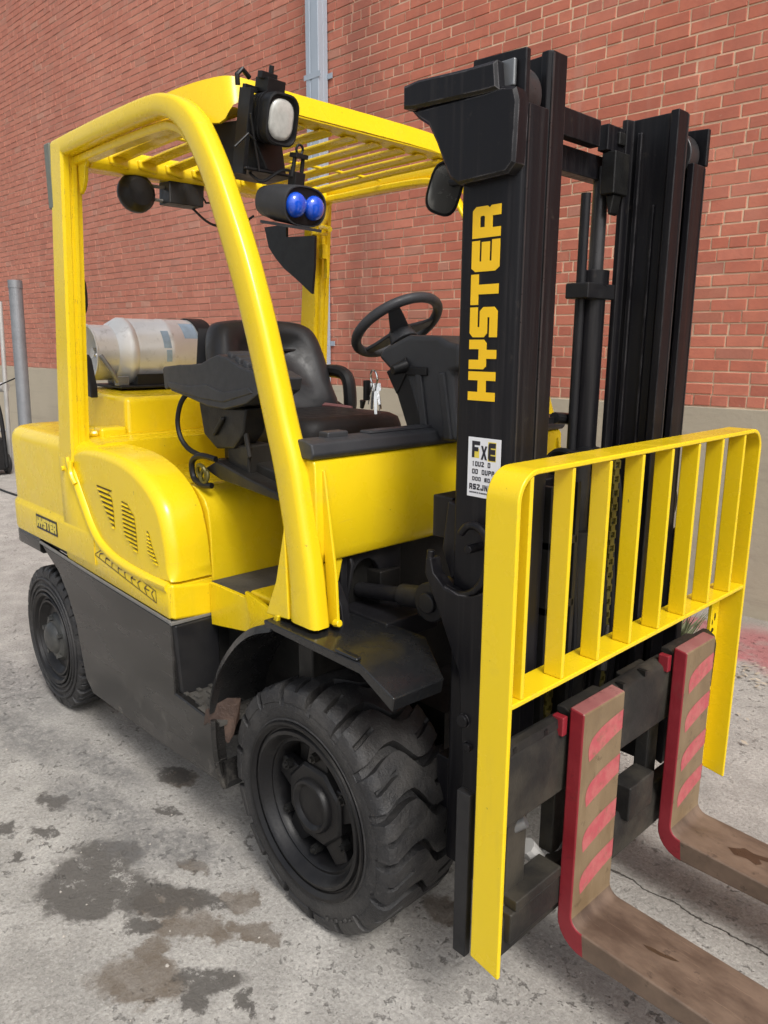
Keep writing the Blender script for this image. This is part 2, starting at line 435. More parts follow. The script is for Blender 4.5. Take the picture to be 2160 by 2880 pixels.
M['pipe'] = simple('galvanised_pipe', (0.24, 0.25, 0.265), 0.5, 0.5, var=0.25, scale=9)
M['ladder'] = simple('pale_aluminium', (0.45, 0.44, 0.42), 0.5, 0.3, var=0.2)
M['downspout'] = simple('downspout_paint', (0.33, 0.38, 0.44), 0.5, var=0.10, scale=3)
M['leaf'] = simple('dry_leaf', (0.42, 0.36, 0.28), 0.8, var=0.4, scale=30)
M['weed'] = simple('weed_green', (0.15, 0.165, 0.085), 0.8, var=0.5, scale=25)
M['pebble'] = simple('pebble_grey', (0.38, 0.35, 0.31), 0.85, var=0.4, scale=30)
M['chain'] = simple('oiled_chain', (0.10, 0.085, 0.018), 0.4, 0.3, var=0.5, scale=60)
M['cable'] = simple('black_cable', (0.008, 0.008, 0.009), 0.45, spec=0.3)
M['mirror'] = simple('mirror_glass', (0.5, 0.5, 0.5), 0.06, 1.0, var=0.05)

# ------------------------------------------------------------------ mesh helpers
class MB:
    def __init__(s):
        s.v, s.f, s.mi = [], [], []
    def add(s, vs, fs, mi=0):
        o = len(s.v)
        s.v += [Vector(p) for p in vs]
        s.f += [tuple(o + i for i in f) for f in fs]
        s.mi += [mi] * len(fs)
        return s
    def box(s, x0, x1, y0, y1, z0, z1, mi=0):
        vs = [(x, y, z) for x in (x0, x1) for y in (y0, y1) for z in (z0, z1)]
        return s.add(vs, [(0, 1, 3, 2), (4, 6, 7, 5), (0, 4, 5, 1), (2, 3, 7, 6), (0, 2, 6, 4), (1, 5, 7, 3)], mi)
    def prism(s, pts, axis, a0, a1, mi=0):
        def P(p, a):
            return {'y': (p[0], a, p[1]), 'x': (a, p[0], p[1]), 'z': (p[0], p[1], a)}[axis]
        n = len(pts)
        vs = [P(p, a0) for p in pts] + [P(p, a1) for p in pts]
        fs = [tuple(range(n)), tuple(range(2 * n - 1, n - 1, -1))] + [(i, (i + 1) % n, n + (i + 1) % n, n + i) for i in range(n)]
        return s.add(vs, fs, mi)
    def loft(s, loops, cap=True, closed=True, mi=0):
        n = len(loops[0])
        vs = [p for l in loops for p in l]
        fs = []
        for k in range(len(loops) - 1):
            for i in range(n if closed else n - 1):
                j = (i + 1) % n
                fs.append((k * n + i, k * n + j, (k + 1) * n + j, (k + 1) * n + i))
        if cap:
            fs.append(tuple(range(n)))
            fs.append(tuple((len(loops) - 1) * n + i for i in reversed(range(n))))
        return s.add(vs, fs, mi)
    def tube(s, path, r, n=10, closed=False, mi=0, rz=None):
        path = [Vector(p) for p in path]
        loops = []
        u = None
        for i, p in enumerate(path):
            if closed:
                t = path[(i + 1) % len(path)] - path[i - 1]
            else:
                t = path[min(i + 1, len(path) - 1)] - path[max(i - 1, 0)]
            t.normalize()
            if u is None:
                u = t.orthogonal().normalized()
            else:
                u = (u - t * u.dot(t)).normalized()
            v = t.cross(u)
            rr = r[i] if isinstance(r, (list, tuple)) else r
            loops.append([p + rr * (math.cos(a) * u + math.sin(a) * v) for a in [2 * math.pi * q / n for q in range(n)]])
        if closed:
            loops.append(loops[0])
        return s.loft(loops, cap=not closed, mi=mi)
    def cyl(s, p0, p1, r0, r1=None, n=20, mi=0):
        return s.tube([p0, p1], [r0, r0 if r1 is None else r1], n, mi=mi)
    def lathe(s, prof, c, axis='y', n=40, mi=0, cap=False):
        loops = []
        for r, a in prof:
            l = []
            for i in range(n):
                t = 2 * math.pi * i / n
                q = (r * math.cos(t), r * math.sin(t))
                l.append({'y': (c[0] + q[0], c[1] + a, c[2] + q[1]), 'x': (c[0] + a, c[1] + q[0], c[2] + q[1]), 'z': (c[0] + q[0], c[1] + q[1], c[2] + a)}[axis])
            loops.append(l)
        return s.loft(loops, cap=cap, mi=mi)
    def torus(s, c, R_, r, nrm, n=40, m=10, mi=0):
        nrm = Vector(nrm).normalized()
        u = nrm.orthogonal().normalized()
        v = nrm.cross(u)
        return s.tube([Vector(c) + R_ * (math.cos(a) * u + math.sin(a) * v) for a in [2 * math.pi * i / n for i in range(n)]], r, m, True, mi)
    def mirror(s):
        for p in s.v:
            p.y = -p.y
        return s
    def xf(s, M_, start=0):
        for i in range(start, len(s.v)):
            s.v[i] = M_ @ s.v[i]
        return s

OFF = {}
def mesh(name, mb, mats, off=(0, 0, 0), smooth=35, recalc=True):
    me = bpy.data.meshes.new(name)
    o = Vector(off)
    me.from_pydata([tuple(p - o) for p in mb.v], [], mb.f)
    for x in (mats if isinstance(mats, (list, tuple)) else [mats]):
        me.materials.append(x)
    for p, i in zip(me.polygons, mb.mi):
        p.material_index = i
    if recalc:
        bm = bmesh.new()
        bm.from_mesh(me)
        bmesh.ops.recalc_face_normals(bm, faces=bm.faces)
        bm.to_mesh(me)
        bm.free()
    if smooth:
        me.polygons.foreach_set('use_smooth', [True] * len(me.polygons))
        me.set_sharp_from_angle(angle=R(smooth))
    me.update()
    return me

def obj(name, mb, mats, parent=None, bevel=0, seg=2, smooth=35, label=None, kind=None, recalc=True):
    off = OFF.get(parent.name, (0, 0, 0)) if parent else (0, 0, 0)
    o = bpy.data.objects.new(name, mesh(name, mb, mats, off, smooth, recalc))
    COL.objects.link(o)
    if parent:
        o.parent = parent
        OFF[o.name] = off
    if bevel:
        b = o.modifiers.new('bevel', 'BEVEL')
        b.width = bevel
        b.segments = seg
        b.limit_method = 'ANGLE'
        b.angle_limit = R(40)
        b.harden_normals = True
    if label:
        o['label'] = label
    if kind:
        o['kind'] = kind
    return o

def thing(name, label, cat, loc=(0, 0, 0), group=None):
    o = bpy.data.objects.new(name, None)
    COL.objects.link(o)
    o.location = loc
    o.empty_display_size = 0.2
    o['label'] = label
    o['category'] = cat
    if group:
        o['group'] = group
    OFF[o.name] = tuple(loc)
    return o

def arc(cx, cy, r, a0, a1, n):
    return [(cx + r * math.cos(R(a0 + (a1 - a0) * i / n)), cy + r * math.sin(R(a0 + (a1 - a0) * i / n))) for i in range(n + 1)]

def smooth_path(pts, n=6, closed=False):
    """Catmull-Rom through points"""
    P = [Vector(p) for p in pts]
    out = []
    N_ = len(P)
    rng = N_ if closed else N_ - 1
    for i in range(rng):
        p0 = P[i - 1] if (i > 0 or closed) else P[0] * 2 - P[1]
        p1, p2 = P[i], P[(i + 1) % N_]
        p3 = P[(i + 2) % N_] if (i + 2 < N_ or closed) else P[-1] * 2 - P[-2]
        for k in range(n):
            t = k / n
            out.append(0.5 * ((2 * p1) + (p2 - p0) * t + (2 * p0 - 5 * p1 + 4 * p2 - p3) * t * t + (3 * p1 - p0 - 3 * p2 + p3) * t ** 3))
    if not closed:
        out.append(P[-1])
    return out

def inset2(pts, d):
    """move a 2D outline inwards by d (outline counter-clockwise or not)"""
    n = len(pts)
    A = sum(pts[i][0] * pts[(i + 1) % n][1] - pts[(i + 1) % n][0] * pts[i][1] for i in range(n))
    sg = 1 if A > 0 else -1
    out = []
    for i in range(n):
        a, b, c = Vector(pts[i - 1]), Vector(pts[i]), Vector(pts[(i + 1) % n])
        e1, e2 = (b - a).normalized(), (c - b).normalized()
        n1, n2 = Vector((-e1.y, e1.x)) * sg, Vector((-e2.y, e2.x)) * sg
        q = (n1 + n2)
        if q.length < 1e-6:
            q = n1
        q.normalize()
        k = max(0.35, q.dot(n1))
        out.append(tuple(b + q * d / k))
    return out

def lofted_y(pts, rings, mi=0):
    """XZ outline swept along y; rings = [(y, inset)]"""
    mb = MB()
    return mb.loft([[(p[0], y, p[1]) for p in inset2(pts, i)] for y, i in rings], mi=mi)

# ================================================================== SETTING
gm = MB()
gx = [-450, -60, -15, -5, 5, 15, 60, 450]
gm.add([(x, y, 0) for x in gx for y in gx], [(i * 8 + j, (i + 1) * 8 + j, (i + 1) * 8 + j + 1, i * 8 + j + 1) for i in range(7) for j in range(7)])
g = obj('ground', gm, M['ground'], smooth=0)
g['kind'] = 'structure'
g['label'] = 'worn grey concrete yard with damp oil stains'

# ================================================================== FORKLIFT
F = thing('forklift', 'yellow and black counterbalance forklift with gas tank, filling the picture', 'forklift')
Y = M['yellow']

# ---------------- wheels
def tyre_mesh(Rr, y0, wd, rb, nlug, s, depth=0.028):
    """pneumatic-shape tyre: flat tread blocks cut by S-shaped grooves that run over the shoulder"""
    h = wd / 2
    prof = [(rb - 0.012, -h * 0.70), (rb, -h * 0.86), (rb + 0.010, -h * 0.97), (rb + 0.016, -h * 0.985), (rb + 0.020, -h * 0.97), (rb + 0.028, -h * 0.99),
            (rb + (Rr - rb) * 0.45, -h), (Rr - 0.048, -h * 0.99), (Rr - 0.045, -h * 0.985), (Rr - 0.042, -h * 1.0), (Rr - 0.024, -h * 0.985), (Rr - 0.010, -h * 0.94), (Rr - 0.003, -h * 0.87)]
    tr = [(Rr + 0.002 * (1 - (q) ** 2) - 0.001, h * q) for q in [-0.80 + 1.60 * i / 19 for i in range(20)]]
    full = prof + tr + [(r, -a) for r, a in reversed(prof)]
    np_ = len(full)
    pitch = 2 * math.pi * Rr / nlug
    gw, ge = 0.0115, 0.0022
    sam = [(-gw - ge, 0, 0), (-gw, 1, 0), (0, 1, 0), (gw, 1, 0), (gw + ge, 0, 0)]
    half = pitch / 2
    a_, b_ = gw + ge, half - 0.0075
    sam += [(a_ + (b_ - a_) * t_, 0, 0) for t_ in (0.12, 0.5, 0.88)]
    sam += [(b_, 0, 0), (half - 0.0045, 0, 1), (half + 0.0045, 0, 1), (half + 0.0075, 0, 0)]
    c_, d_ = half + 0.0075, pitch - gw - ge
    sam += [(c_ + (d_ - c_) * t_, 0, 0) for t_ in (0.12, 0.5, 0.88)]
    def sm_(e0, e1, v):
        t_ = max(0.0, min(1.0, (v - e0) / (e1 - e0)))
        return t_ * t_ * (3 - 2 * t_)
    rj = random.Random(3)
    loops = []
    for lug in range(nlug):
        jit = rj.uniform(-0.003, 0.003)
        for d, gflag, sflag in sam:
            l = []
            for j, (r, a) in enumerate(full):
                q = a / h
                sh = 0.026 * sm_(-1.0, -0.30, q) - 0.066 * sm_(-0.16, 0.26, q) + 0.030 * sm_(0.4, 1.0, q)
                th = (lug * pitch + d + jit + sh) / Rr
                rr = r
                if r > Rr - 0.05:
                    fade = 1.0 if r > Rr - 0.030 else max(0.0, (r - (Rr - 0.05)) / 0.020)
                    rr -= depth * fade * gflag
                    if sflag and 0.40 < abs(q) < 0.90:
                        rr -= depth * 0.6
                if r > Rr - 0.05 and abs(q) > 0.72:
                    rr += rj.uniform(-0.0022, 0.0014)
                    th += rj.uniform(-0.0025, 0.0025)
                l.append((rr * math.cos(th), y0 + a, Rr + rr * math.sin(th)))
            loops.append(l)
    nt = len(loops)
    mb = MB()
    vs = [p for l in loops for p in l]
    fs = []
    for i in range(nt):
        k = (i + 1) % nt
        for j in range(np_ - 1):
            fs.append((i * np_ + j, i * np_ + j + 1, k * np_ + j + 1, k * np_ + j))
    mb.add(vs, fs)
    # raised rib blocks low on the outer wall
    for k in range(7):
        a = -70 + k * 4.2
        for rr0, rr1 in ((rb + 0.045, Rr - 0.045),):
            mb2 = MB().box(rr0 + 0.01 + 0.004 * (k % 2), rr1, y0 - h - 0.0035, y0 - h + 0.01, -0.0045, 0.0045)
            mb2.xf(Matrix.Translation((0, 0, Rr)) @ Matrix.Rotation(-R(a), 4, 'Y'))
            mb.add(mb2.v, mb2.f)
    if s > 0:
        mb.mirror()
    return mb

def drive_wheel(s):
    W = bpy.data.objects.new('drive_wheel', None); COL.objects.link(W); W.parent = F; OFF[W.name] = (0, 0, 0)
    Rr, y0, wd = 0.341, -0.450, 0.272
    obj('tyre', tyre_mesh(Rr, y0, wd, 0.232, 17, s), M['rubber'], W, smooth=28)
    c = (0, y0, Rr)
    o = -wd / 2
    rim = MB().lathe([(0.2, 0.1), (0.224, 0.05), (0.226, o + 0.006), (0.236, o - 0.004), (0.243, o - 0.005), (0.244, o + 0.001), (0.228, o + 0.012), (0.221, o + 0.012), (0.216, o + 0.004),
                      (0.207, o + 0.002), (0.199, o + 0.010), (0.192, o + 0.030), (0.188, o + 0.034), (0.180, o + 0.032), (0.174, o + 0.040), (0.168, o + 0.060), (0.166, o + 0.115), (0.02, o + 0.118)], c, n=72)
    if s > 0: rim.mirror()
    obj('rim', rim, M['rim'], W, smooth=30)
    # spoke webs between hub and rim with open pockets
    sp = MB()
    for k in range(5):
        b = MB().prism([(0.085, -0.050), (0.172, -0.030), (0.172, 0.030), (0.085, 0.050)], 'y', 0, 0.03)
        b.xf(Matrix.Translation((0, y0 + o + 0.052, Rr)) @ Matrix.Rotation(-R(18 + 72 * k), 4, 'Y'))
        sp.add(b.v, b.f)
    if s > 0: sp.mirror()
    obj('spoke_disc', sp, M['rim'], W, bevel=0.005)
    hb = MB()
    pts = [(0.118 * math.cos(R(22.5 + 45 * i)), 0.118 * math.sin(R(22.5 + 45 * i))) for i in range(8)]
    for k, (sc, yy) in enumerate([]): pass
    hb.loft([[(p[0] * q, y0 + o + yy, Rr + p[1] * q) for p in pts] for q, yy in ((1.0, 0.085), (1.0, 0.046), (0.94, 0.038), (0.78, 0.037))])
    if s > 0: hb.mirror()
    obj('hub', hb, M['rim'], W, bevel=0.004)
    cp = MB().lathe([(0.078, o + 0.044), (0.076, o + 0.028), (0.071, o + 0.022), (0.064, o + 0.021), (0.059, o + 0.025), (0.054, o + 0.031), (0.001, o + 0.029)], c, n=40, cap=True)
    if s > 0: cp.mirror()
    obj('hub_cap', cp, M['rim'], W)
    for k in range(6):
        a = R(30 + 60 * k)
        nb = MB().cyl((0.138 * math.cos(a), y0 + o + 0.06, Rr + 0.138 * math.sin(a)), (0.138 * math.cos(a), y0 + o + 0.036, Rr + 0.138 * math.sin(a)), 0.015, 0.014, 6)
        nb.cyl((0.138 * math.cos(a), y0 + o + 0.04, Rr + 0.138 * math.sin(a)), (0.138 * math.cos(a), y0 + o + 0.028, Rr + 0.138 * math.sin(a)), 0.008, 0.007, 10)
        if s > 0: nb.mirror()
        obj('wheel_nut', nb, M['greasy'], W, smooth=25)
drive_wheel(-1)
drive_wheel(1)

def steer_wheel(s):
    W = bpy.data.objects.new('steer_wheel', None); COL.objects.link(W); W.parent = F; OFF[W.name] = (0, 0, 0)
    Rr, y0, wd, X = 0.313, -0.495, 0.20, -1.765
    T = Matrix.Translation((X, 0, 0))
    t = tyre_mesh(Rr, y0, wd, 0.195, 22, -1, 0.016).xf(T)
    o = -wd / 2
    for rr in (0.262, 0.236, 0.214):
        t.torus((X, y0 + o - 0.001, Rr), rr, 0.006, (0, 1, 0), 60, 8)
    if s > 0: t.mirror()
    obj('tyre', t, M['rubber'], W, smooth=30)
    c = (X, y0, Rr)
    r = MB().lathe([(0.15, 0.08), (0.192, 0.0), (0.196, o + 0.0), (0.202, o - 0.006), (0.200, o - 0.010), (0.188, o - 0.004), (0.180, o + 0.012), (0.172, o + 0.014), (0.166, o + 0.004), (0.158, o + 0.004),
                    (0.150, o + 0.02), (0.138, o + 0.034), (0.125, o + 0.032), (0.02, o + 0.03)], c, n=60)
    if s > 0: r.mirror()
    obj('rim', r, M['rim'], W)
    h = MB().lathe([(0.110, o + 0.034), (0.098, o + 0.014), (0.080, o + 0.006), (0.070, o + 0.006), (0.062, o - 0.008), (0.045, o - 0.018), (0.03, o - 0.020), (0.001, o - 0.021)], c, n=40, cap=True)
    if s > 0: h.mirror()
    obj('hub_cap', h, M['hubgrey'], W)
    for k in range(5):
        a = R(20 + 72 * k)
        nb = MB().cyl((X + 0.088 * math.cos(a), y0 + o + 0.02, Rr + 0.088 * math.sin(a)), (X + 0.088 * math.cos(a), y0 + o - 0.006, Rr + 0.088 * math.sin(a)), 0.012, 0.011, 6)
        if s > 0: nb.mirror()
        obj('wheel_nut', nb, M['hubgrey'], W, smooth=25)
steer_wheel(-1)
steer_wheel(1)
obj('axle', MB().cyl((0, -0.4, 0.341), (0, 0.4, 0.341), 0.09).box(-0.16, 0.16, -0.2, 0.2, 0.2, 0.55), M['greasy'], F)
obj('axle', MB().cyl((-1.765, -0.42, 0.313), (-1.765, 0.42, 0.313), 0.06), M['greasy'], F)

# ---------------- chassis: black side panels, inner frame
def side_panel(s):
    pts = [(-0.385, 0.245), (-0.402, 0.44), (-0.655, 0.452), (-0.655, 0.688), (-1.20, 0.708), (-1.76, 0.735), (-1.70, 0.70), (-1.60, 0.655), (-1.52, 0.575), (-1.455, 0.465), (-1.425, 0.34), (-1.40, 0.25), (-1.34, 0.205), (-0.80, 0.222)]
    mb = lofted_y(pts, [(-0.575, 0.0), (-0.597, 0.0), (-0.601, 0.004)])
    if s > 0: mb.mirror()
    o = obj('side_panel', mb, M['panel'], F, smooth=30)
    tr = MB()
    top = [(-1.775, 0.738), (-1.20, 0.711), (-0.655, 0.691)]
    for a, b in zip(top, top[1:]):
        tr.prism([a, b, (b[0], b[1] + 0.011), (a[0], a[1] + 0.011)], 'y', -0.598, -0.606)
    tr.box(-0.655, -0.640, -0.606, -0.435, 0.689, 0.700)
    if s > 0: tr.mirror()
    obj('panel_trim', tr, M['edge'], o, bevel=0.002)
    # dark gap strip under the yellow cover
    gp = MB().prism([(-1.80, 0.752), (-0.66, 0.702), (-0.66, 0.74), (-1.80, 0.79)], 'y', -0.59, -0.50)
    gp.box(-0.70, -0.655, -0.59, -0.44, 0.695, 0.72)
    if s > 0: gp.mirror()
    obj('gap_seal', gp, M['plastic_black'], o)
    bx = MB().prism([(-0.60, 0), (-0.585, 0), (-0.435, 0), (-0.435, -0.25), (-0.595, -0.25)], 'x', -1.0, -0.640)
    bx = MB().add([(-0.636, -0.597, 0.688), (-0.636, -0.437, 0.688), (-0.636, -0.437, 0.42), (-0.636, -0.585, 0.45), (-0.95, -0.597, 0.688), (-0.95, -0.437, 0.688), (-0.95, -0.437, 0.42), (-0.95, -0.585, 0.45)],
                  [(0, 1, 2, 3), (7, 6, 5, 4), (0, 4, 5, 1), (1, 5, 6, 2), (2, 6, 7, 3), (3, 7, 4, 0)])
    if s > 0: bx.mirror()
    obj('battery_box', bx, M['black'], F, bevel=0.008, seg=3)
    stp = MB().add([(-0.66, -0.590, 0.452), (-0.40, -0.590, 0.440), (-0.40, -0.43, 0.440), (-0.66, -0.43, 0.452)], [(0, 1, 2, 3)])
    stp = MB().box(-0.66, -0.395, -0.592, -0.40, 0.432, 0.446)
    for i in range(6):
        for j in range(4):
            stp.box(-0.645 + i * 0.042, -0.645 + i * 0.042 + 0.028, -0.58 + j * 0.045 + 0.018 * (i % 2), -0.58 + j * 0.045 + 0.018 * (i % 2) + 0.014, 0.446, 0.454)
    if s > 0: stp.mirror()
    obj('lower_step', stp, M['tread_plate'], F)
side_panel(-1)
side_panel(1)
fr = MB().box(-1.45, -0.64, -0.56, 0.56, 0.23, 0.69).box(-0.66, -0.1, -0.40, 0.40, 0.25, 0.76).box(-2.0, -1.40, -0.38, 0.38, 0.4, 0.76)
obj('chassis', fr, M['greasy'], F)

# ---------------- counterweight
def plan(x0, x1, y, r, d):
    """plan outline, rounded at the rear corners, inset d"""
    x0 += d; y -= d; r = max(0.02, r - d)
    L = [(x1, -y)] + [(x0 + r + r * math.cos(R(a)), -y + r + r * math.sin(R(a))) for a in range(270, 179, -10)] + [(x0 + r + r * math.cos(R(a)), y - r + r * math.sin(R(a))) for a in range(180, 89, -10)] + [(x1, y)]
    return L
cw = MB()
cw.loft([[(p[0], p[1], z) for p in plan(-2.17, -1.2, 0.60, 0.16, d)] for z, d in ((0.757, 0.02), (0.762, -0.004), (0.775, -0.007), (0.87, -0.007), (0.882, -0.005), (0.897, 0.006), (0.90, 0.006), (1.15, 0.006), (1.175, 0.010), (1.195, 0.022), (1.207, 0.042), (1.212, 0.07))])
cwo = obj('counterweight', cw, Y, F, smooth=40)
ct = MB().loft([[(p[0], p[1], z) for p in plan(-2.175, -1.78, 0.603, 0.16, d)] for z, d in ((0.690, 0.012), (0.700, 0.0), (0.748, 0.0), (0.756, 0.006))])
obj('bumper_trim', ct, M['panel'], F, smooth=40)
# decal plate with slanted characters
dp = MB().box(-1.775, -1.55, -0.609, -0.6062, 0.808, 0.868)
dpo = obj('model_plate', dp, M['ink'], F)

GLYPH = {  # boxes / polygons in a 0..1 square
    'H': [[(0, 0), (.30, 0), (.30, 1), (0, 1)], [(.70, 0), (1, 0), (1, 1), (.70, 1)], [(.30, .34), (.70, .34), (.70, .64), (.30, .64)]],
    'Y': [[(0, .46), (.10, .36), (.36, .36), (.36, 0), (.66, 0), (.66, .36), (.88, .36), (1, .46), (1, 1), (.68, 1), (.68, .64), (.32, .64), (.32, 1), (0, 1)]],
    'S': [[(0, 0), (.85, 0), (1, .12), (1, .52), (.87, .64), (.34, .64), (.34, .72), (1, .72), (1, 1), (.14, 1), (0, .88), (0, .47), (.13, .36), (.66, .36), (.66, .28), (0, .28)]],
    'T': [[(.34, 0), (.66, 0), (.66, .72), (1, .72), (1, 1), (0, 1), (0, .72), (.34, .72)]],
    'E': [[(.12, 0), (1, 0), (1, .28), (.33, .28), (.33, .355), (.95, .355), (.95, .645), (.33, .645), (.33, .72), (1, .72), (1, 1), (.12, 1), (0, .86), (0, .14)]],
    'R': [[(0, 0), (.30, 0), (.30, .29), (.67, .29), (.67, 0), (1, 0), (1, .33), (.93, .40), (1, .48), (1, .88), (.88, 1), (0, 1), (0, .73), (.34, .73), (.64, .73), (.70, .70), (.70, .60), (.66, .56), (.34, .56), (.34, .73), (0, .73)]],
    'O': [[(0, .12), (.12, 0), (.3, 0), (.3, 1), (.12, 1), (0, .88)], [(.7, 0), (.88, 0), (1, .12), (1, .88), (.88, 1), (.7, 1)], [(.3, 0), (.7, 0), (.7, .22), (.3, .22)], [(.3, .78), (.7, .78), (.7, 1), (.3, 1)]],
    'D': [[(0, 0), (.3, 0), (.3, 1), (0, 1)], [(.7, .1), (.85, 0), (1, .2), (1, .8), (.85, 1), (.7, .9)], [(.3, 0), (.85, 0), (.7, .22), (.3, .22)], [(.3, .78), (.7, .78), (.85, 1), (.3, 1)]],
    'F': [[(0, 0), (.32, 0), (.32, .38), (.8, .38), (.8, .64), (.32, .64), (.32, .76), (1, .76), (1, 1), (0, 1)]],
    '1': [[(.35, 0), (.65, 0), (.65, 1), (.4, 1), (.15, .8), (.35, .78)]],
    'U': [[(0, .14), (.14, 0), (.86, 0), (1, .14), (1, 1), (.7, 1), (.7, .26), (.3, .26), (.3, 1), (0, 1)]],
    '2': [[(0, 0), (1, 0), (1, .26), (.4, .26), (1, .6), (1, .88), (.86, 1), (0, 1), (0, .75), (.66, .75), (.66, .66), (0, .3)]],
    'P': [[(0, 0), (.3, 0), (.3, 1), (0, 1)], [(.3, .4), (.88, .4), (1, .52), (1, .88), (.88, 1), (.3, 1), (.3, .78), (.7, .78), (.7, .62), (.3, .62)]],
    'N': [[(0, 0), (.28, 0), (.28, .6), (.7, 0), (1, 0), (1, 1), (.72, 1), (.72, .45), (.3, 1), (0, 1)]],
    'X': [[(0, 0), (.32, 0), (.5, .32), (.68, 0), (1, 0), (.68, .5), (1, 1), (.68, 1), (.5, .68), (.32, 1), (0, 1), (.32, .5)]],
    'J': [[(0, .14), (.14, 0), (.86, 0), (1, .14), (1, 1), (.66, 1), (.66, .26), (.34, .26), (.34, .4), (0, .4)]],
}
GLYPH['0'] = GLYPH['O']
def glyph(mb, ch, org, u, v, n, w_, h_, t, slant=0.0):
    """glyph ch with lower-left at org, u = reading direction, v = up, n = outward"""
    org, u, v, n = Vector(org), Vector(u), Vector(v), Vector(n)
    for poly in GLYPH[ch]:
        k = len(poly)
        b = [org + u * (p[0] * w_ + slant * p[1] * h_) + v * (p[1] * h_) for p in poly]
        mb.add(b + [p + n * t for p in b], [tuple(range(k)), tuple(range(2 * k - 1, k - 1, -1))] + [(i, (i + 1) % k, k + (i + 1) % k, k + i) for i in range(k)])
pl = MB()
for i, ch in enumerate('HYSTER'):
    glyph(pl, ch, (-1.768 + i * 0.0355, -0.6091, 0.817), (1, 0, 0), (0, 0, 1), (0, -1, 0), 0.031, 0.042, 0.0008, 0.05)
obj('plate_lettering', pl, M['labelyellow'], dpo)

# ---------------- lower yellow cover with the swooping ledge
sw = [(-1.375, 1.15), (-1.365, 1.12), (-1.34, 1.09), (-1.30, 1.035), (-1.262, 0.985), (-1.215, 0.925), (-1.15, 0.875), (-1.05, 0.843), (-0.92, 0.828), (-0.78, 0.823), (-0.66, 0.824)]
swp = [(p[0], p[1]) for p in [(q.x, q.y) for q in smooth_path([Vector((a, b, 0)) for a, b in sw], 4)]]
def lower_cover(s):
    pts = swp + [(-0.645, 0.815), (-0.645, 0.712), (-0.66, 0.703), (-1.47, 0.733), (-1.485, 0.745), (-1.485, 1.15)]
    mb = lofted_y(pts, [(-0.45, 0.0), (-0.590, 0.0), (-0.600, 0.003), (-0.6045, 0.010)])
    if s > 0: mb.mirror()
    o = obj('lower_cover', mb, Y, F, smooth=40)
    # front return of the cover
    fr_ = MB().prism([(-0.600, 0.824), (-0.446, 0.802), (-0.444, 0.690), (-0.597, 0.704)], 'x', -0.70, -0.640)
    if s > 0: fr_.mirror()
    obj('cover_end', fr_, Y, F, bevel=0.012, seg=4)
    # ledge: bright raised band along the swoop
    loops = []
    n = len(swp)
    for i, p in enumerate(swp):
        a, b = Vector(swp[max(0, i - 1)]), Vector(swp[min(n - 1, i + 1)])
        t = (b - a).normalized()
        nn = Vector((t.y, -t.x))
        if nn.y > 0: nn = -nn
        wd = 0.030 + 0.006 * math.sin(i / n * 3.1)
        q = Vector(p)
        sec = [(q - nn * 0.004, -0.575), (q - nn * 0.004, -0.598), (q + nn * wd * 0.25, -0.6125), (q + nn * wd * 0.6, -0.6125), (q + nn * wd, -0.6045), (q + nn * wd, -0.590)]
        loops.append([(c_.x, yy, c_.y) for c_, yy in sec])
    lg = MB().loft(loops)
    if s > 0: lg.mirror()
    obj('cover_ledge', lg, Y, o, smooth=50)
    # outlined, hatched decal on the cover
    if s < 0:
        dl = MB()
        quad = [(-1.205, 0.808), (-1.14, 0.838), (-0.735, 0.782), (-0.735, 0.742)]
        yy = -0.6056
        def line(a, b, r=0.0022):
            a, b = Vector(a), Vector(b)
            t = (b - a).normalized(); nn = Vector((-t.y, t.x)) * r
            dl.add([(p.x, yy, p.y) for p in (a - nn, b - nn, b + nn, a + nn)], [(0, 1, 2, 3)])
        for a, b in zip(quad, quad[1:] + quad[:1]):
            line(a, b, 0.0016)
        for k in range(9):
            f = (k + 0.5) / 9
            top = Vector(quad[1]).lerp(Vector(quad[2]), f)
            bot = Vector(quad[0]).lerp(Vector(quad[3]), min(1, f + 0.02))
            mid = (top + bot) / 2
            line(bot + Vector((0.004, 0.002)), mid + Vector((-0.012, 0.002)))
            line(mid + Vector((-0.012, 0.002)), top + Vector((0.006, -0.005)))
            if k % 2: line(mid + Vector((-0.012, 0.002)), mid + Vector((0.022, 0.001)))
        obj('cover_decal', dl, M['decalline'], o, smooth=0)
lower_cover(-1)
lower_cover(1)

